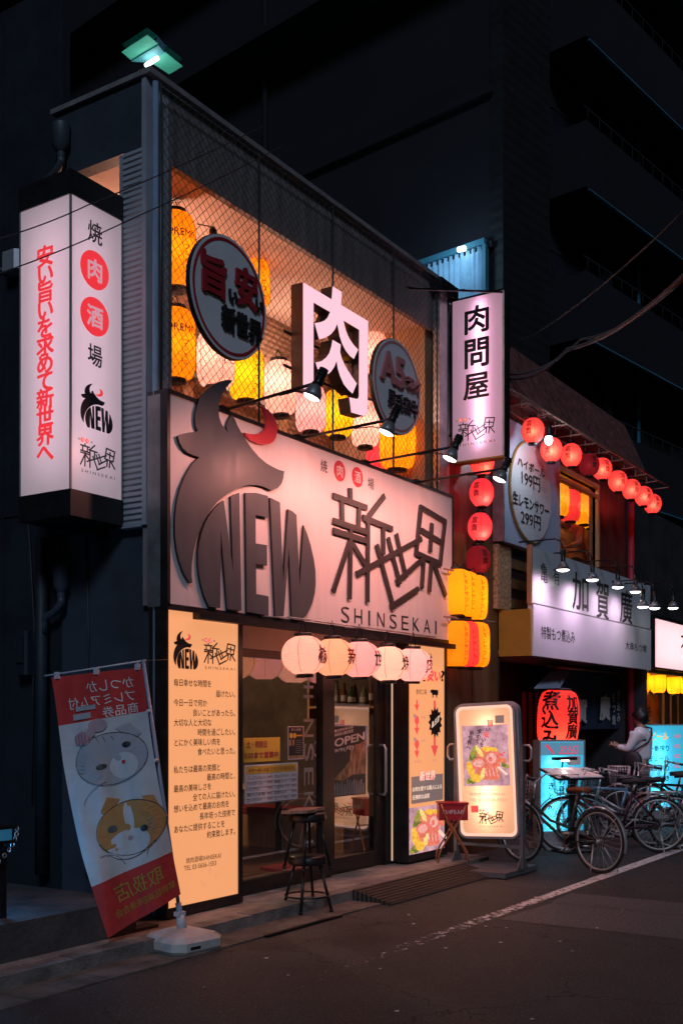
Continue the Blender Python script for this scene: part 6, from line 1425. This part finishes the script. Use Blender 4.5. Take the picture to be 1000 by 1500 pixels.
stand = dict(pelvis=(0, 0, .93), waist=(0, 0, 1.08), chest=(.0, 0, 1.27), collar=(-.01, 0, 1.42), neck=(.0, 0, 1.50), head=(.03, 0, 1.62), shr=(-.01, -.17, 1.40), shl=(-.01, .17, 1.40), elr=(.10, -.23, 1.16), ell=(.13, .22, 1.14), wrr=(.33, -.12, 1.20), wrl=(.35, .13, 1.20),
    hipr=(0, -.09, .88), hipl=(0, .09, .88), knr=(.03, -.10, .49), knl=(.0, .10, .49), anr=(0, -.10, .09), anl=(-.03, .10, .09))
pd = Vector((15.85, -.48, 0)); PROT = R(88)
person('person in a white shirt seen from behind, standing outside the stew shop', pd, PROT, stand, 'shirt_white')
Rm = Matrix.Translation(pd) @ Matrix.Rotation(PROT, 4, 'Z')
bg_ = thing('shoulder_bag', 'black shoulder bag worn across the back of the person in the white shirt', 'bag', pd, PROT)
b = mb('bag_black'); b.smooth = True; Mx = Matrix.Translation((.05, .25, .98)); b.lathe([(.001, -.14), (.12, -.13), (.15, -.04), (.13, .08), (.08, .14), (.001, .15)], n=18, M=Mx @ Matrix.Diagonal((1.05, .42, 1, 1))); b.build('pouch', None, bg_)
b = mb('bag_black'); b.tube([(.06, .24, 1.10), (-.02, .24, 1.16), (-.145, .12, 1.26), (-.155, .0, 1.36), (-.12, -.09, 1.46), (-.01, -.12, 1.485), (.09, -.06, 1.42), (.15, .07, 1.30), (.14, .2, 1.17), (.06, .25, 1.10)], .014, 8); b.build('strap', None, bg_)
bend = dict(stand); bend.update(dict(waist=(.02, 0, 1.08), chest=(.13, 0, 1.24), collar=(.24, 0, 1.35), neck=(.30, 0, 1.39), head=(.42, 0, 1.45), shr=(.22, -.17, 1.31), shl=(.22, .17, 1.31), elr=(.36, -.24, 1.08), ell=(.36, .24, 1.08), wrr=(.55, -.14, 1.02), wrl=(.55, .14, 1.02)))
wp = P(845, 800, .75); person('person in a cream shirt bending over behind the upstairs pub window', Vector((wp.x, .75, 3.235)), R(172), bend, 'shirt_cream')
# ---------------------------------------------------------------- left side pipes and fittings
def hopper(label, u, v, x, s_=1.0, down=True):
    p = X(u, v, x); t = thing('drain_hopper', label, 'rain pipe', p); b = mb('siding')
    b.lathe([(.070 * s_, .12), (.076 * s_, .10), (.070 * s_, -.05), (.036 * s_, -.10)], n=20); b.lathe([(.034, -.09), (.034, -.14)], n=14); b.build('funnel', None, t)
    b = mb('siding'); b.tube([(0, 0, -.13), (0, .0, -.18), (0, .07, -.25), (0, .17, -.28), (0, .20, -.34), (0, .20, -.42)], .032, 12); b.build('elbow', None, t)
    return t
hopper('grey rain hopper with bent pipe high on the dark side wall, over the pillar sign', 90, 205, 6.02); hopper('grey rain hopper with bent pipe on the dark side wall, below the pillar sign', 90, 850, 6.05, .9)
p = X(61, 900, 6.05); b = mb('siding_dark'); b.tube([(6.05, p.y, .34), (6.05, p.y, 3.06)], .05, 12); tag(b.build('rain_pipe'), 'dark vertical rain pipe on the side wall left of the banner', 'pipe')
p = X(38, 957, 6.1); b = mb('siding_dark'); b.cbox(p, (.12, .14, .36), bev=.02); b.cbox(p + Vector((-.07, 0, .02)), (.02, .10, .2)); tag(b.build('meter_box'), 'small dark meter box on the side wall left of the rain pipe', 'box')
p = X(22, 385, 6.1); b = mb('sign_case'); b.cbox(p, (.14, .2, .16), bev=.03); b.tube([p, p + Vector((.08, .3, 0))], .03); tag(b.build('wall_fitting'), 'grey wall fitting just left of the pillar sign', 'fitting')
b = mb('tower_slab'); b.box(6.3, 9, 4.5, 9, 6.3, 8.6) if False else None
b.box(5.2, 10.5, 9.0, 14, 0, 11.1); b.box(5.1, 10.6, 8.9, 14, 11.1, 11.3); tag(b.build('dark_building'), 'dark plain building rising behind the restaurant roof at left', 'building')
p = kk(4, 1222, 6.9); t = thing('blue_glow_bracket', 'low blue lit bracket on a short post with a chain at the far left edge, its glow added', 'lamp', p)
b = mb('black_metal'); b.box(-.018, .018, -.018, .018, .335 - p.z, -.053); b.build('post', None, t)
b = mb('added_glow_blue'); b.cbox((0, 0, 0), (.10, .10, .07), bev=.02); b.build('glow_block', None, t)
b = mb('black_metal'); b.cbox((0, 0, .045), (.13, .13, .018)); b.cbox((0, 0, -.044), (.12, .12, .016)); b.build('bracket_cap', None, t)
b = mb('chrome')
for i in range(7): b.torus((.075 - .004 * i * i, -.05, .03 - .032 * i), .014, .004, (0, 1, 0) if i % 2 else (1, 0, 0), 12, 5)
b.build('chain', None, t); lamp('lamp_light', 'POINT', (.10, .20, -.10), 5, (.08, .45, 1), t, .05)  # blue light added here to tint the plinth and wall
# lit stair soffit far behind the roof
t = thing('lit_soffit', 'far green lit soffit with a bright tube lamp above the restaurant roof', 'balcony', (9.6, 9.2, 12.5)); dS = 20.0
def S(u, v): d = ray(u, v); return CAM + d * ((12.6 - 1.6) / d.z)
b = mb('soffit_green'); q = [S(180, 76), S(214, 52), S(268, 97), S(250, 110)]
b.add([S(178, 76), S(216, 51), S(232, 64), S(192, 88)], [(0, 1, 2, 3)]); b.add([S(219, 90), S(242, 76), S(268, 97), S(248, 109)], [(0, 1, 2, 3)]); n0 = len(b.v)
b.add([Vector(v_) + Vector((0, 0, .12)) for v_ in b.v[:8]], [(3, 2, 1, 0), (7, 6, 5, 4)]); o = b.build('soffit', None, t); o.location = -Vector(t.location)
b = mb('soffit_teal'); v4 = [S(192, 88.5), S(232, 64.5), S(241.5, 75.5), S(218.5, 90)]; b.add([v + Vector((0, 0, -.02)) for v in v4] + [v + Vector((0, 0, .12)) for v in v4], [(0, 1, 2, 3), (7, 6, 5, 4), (0, 4, 5, 1), (1, 5, 6, 2), (2, 6, 7, 3), (3, 7, 4, 0)]); o = b.build('beam', None, t); o.location = -Vector(t.location)
b = mb('tube_white'); b.tube([S(214, 87) + Vector((0, 0, -.10)), S(231, 76) + Vector((0, 0, -.10))], .035, 10); o = b.build('tube_lamp', None, t); o.location = -Vector(t.location)
c_ = (S(222, 82)); lamp('tube_light', 'POINT', c_ - Vector(t.location) + Vector((0, 0, -.7)), 12, (.45, 1, .85), t, .1)
# ---------------------------------------------------------------- apartment tower
tw = thing('apartment_tower', 'huge dark apartment tower with balconies looming behind the shops', 'building', (19.5, 3.7, 0), R(-8.2)); TM = Matrix.Translation((19.55, 3.70, 0)) @ Matrix.Rotation(R(-8.2), 4, 'Z')
def tp(b, nm): o = b.build(nm, None, tw); o.location = (.05, 0, 0); return o
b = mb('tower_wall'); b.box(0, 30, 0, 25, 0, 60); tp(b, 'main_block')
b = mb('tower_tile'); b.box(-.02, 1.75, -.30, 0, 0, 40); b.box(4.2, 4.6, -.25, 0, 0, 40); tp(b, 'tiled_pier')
for k in range(8):
    z = 6.3 + 3.05 * k
    b = mb('tower_slab'); b.box(1.78, 22, -1.12, 0, z, z + .16); b.box(1.78, 22, -1.12, -1.0, z + .16, z + 1.35); b.box(1.78, 1.9, -1.0, 0, z + .16, z + 1.35); b.use('tower_edge'); b.box(1.9, 22, -1.13, -1.04, z - .03, z - .002); tp(b, 'balcony')
    b = mb('tower_slab'); b.box(-.9, -.02, -.4, 22, z + 1.5, z + 1.66) if k in (3, 4, 5, 6) else b.box(-.12, -.02, -.1, 22, z + 1.5, z + 1.62); tp(b, 'ledge')
for x in (6, 10, 14):
    b = mb('tower_edge'); b.tube([(x, -.2, 0), (x, -.2, 30)], .05, 6); tp(b, 'drain_pipe')
for k in range(7):
    z = 6.46 + 3.05 * k
    for x in (2.3, 5.2, 8.1, 11.0):
        b = mb('tower_glass'); b.box(x, x + 1.7, -.035, -.002, z + .05, z + 2.05); b.use('tower_slab'); b.box(x + .82, x + .88, -.055, -.036, z + .05, z + 2.05); b.box(x - .05, x + 1.75, -.05, -.003, z + 2.052, z + 2.12); tp(b, 'window')
    b = mb('tower_slab')
    for i in range(40): b.tube([(1.95 + i * .5, -1.06, z + 1.19), (1.95 + i * .5, -1.06, z + 1.5)], .012, 4)
    b.tube([(1.8, -1.06, z + 1.5), (22, -1.06, z + 1.5)], .02, 5); tp(b, 'railing')
    b = mb('tower_wall'); b.box(4.75, 5.05, -.6, -.05, z + .05, z + .65); tp(b, 'air_conditioner')
b = mb('tower_slab'); b.tube([(-.09, 6.2, 0), (-.09, 6.2, 40)], .07, 8); b.tube([(-.09, 10.6, 0), (-.09, 10.6, 40)], .07, 8); tp(b, 'drain_pipe')
# curtained window on the tower side
Fw = Frame(TM @ Vector((-.03, 0, 0)), TM.to_3x3() @ Vector((0, -1, 0)))
a0, z1_ = Fw.uv(622, 390); a1, z1b = Fw.uv(712, 362); zt = z1_; _, zb_ = Fw.uv(712, 450)
b = mb('curtain_blue'); b.smooth = True; o_ = len(b.v); nn = 90
for j in range(2):
    for i in range(nn + 1): s_ = i / nn; b.v.append(tuple(TM.inverted() @ Fw.w(a0 + (a1 - a0) * s_, (zb_ - .4) if j == 0 else z1b, .05 + .03 * math.sin(s_ * 70) + .012 * math.sin(s_ * 173))))
for i in range(nn): b.face((i, i + 1, nn + 2 + i, nn + 1 + i))
o = b.build('curtained_window', None, tw)
b = mb('tower_edge'); mm = TM.inverted()
for (x0, x1, y0, y1) in ((a0 - .1, a1 + .05, z1b, z1b + .12), (a1, a1 + .08, zb_ - .4, z1b)):
    vs = [mm @ Fw.w(x, y, c_) for c_ in (0, .12) for x, y in ((x0, y0), (x1, y0), (x1, y1), (x0, y1))]; b.add(vs, [(0, 3, 2, 1), (4, 5, 6, 7), (0, 1, 5, 4), (1, 2, 6, 5), (2, 3, 7, 6), (3, 0, 4, 7)])
o = b.build('window_frame', None, tw)
b = mb('tube_white'); q = [mm @ Fw.w(*Fw.uv(683, 373), .25), mm @ Fw.w(*Fw.uv(693, 371), .25)]; b.tube(q, .05, 6); o = b.build('window_lamp', None, tw)
lamp('window_light', 'POINT', mm @ Fw.w(*Fw.uv(684, 385), .9), 26, (.45, .75, 1), tw, .2)
# ---------------------------------------------------------------- overhead cables
def cable(label, pts, r, m='cable'):
    b = mb(m); out = []
    for (a, c_) in zip(pts, pts[1:]):
        for i in range(8): s_ = i / 8; q = a.lerp(c_, s_); out.append(q - Vector((0, 0, (.12 if r > .008 else .015) * 4 * s_ * (1 - s_))))
    out.append(pts[-1]); b.tube(out, r, 6); tag(b.build('overhead_cable'), label, 'cable')
cable('thick pale cable bundle crossing the dark tower above the red lanterns', [P(742, 553, .1), kk(830, 512, 13), kk(1010, 395, 9)], .022, 'cable_pale')
cable('second pale cable running above the thick bundle', [P(742, 548, .15), kk(850, 497, 13), kk(1010, 400, 9.5)], .014, 'cable_pale')
cable('thin cable from the building corner to the upper right edge', [P(740, 512, .2), kk(1010, 300, 9)], .010)
cable('thin black wire crossing the top of the pillar sign and the fence', [kk(-10, 352, 6.5), kk(130, 300, 6.9), kk(385, 185, 8.1)], .004)
cable('thin black wire crossing the middle of the pillar sign', [kk(-10, 404, 6.4), kk(190, 322, 7.0), kk(420, 210, 8.4)], .004)
cable('thin wire on the rod above the pink hanging sign', [P(600, 421, -.2), P(680, 424, -.35)], .006)
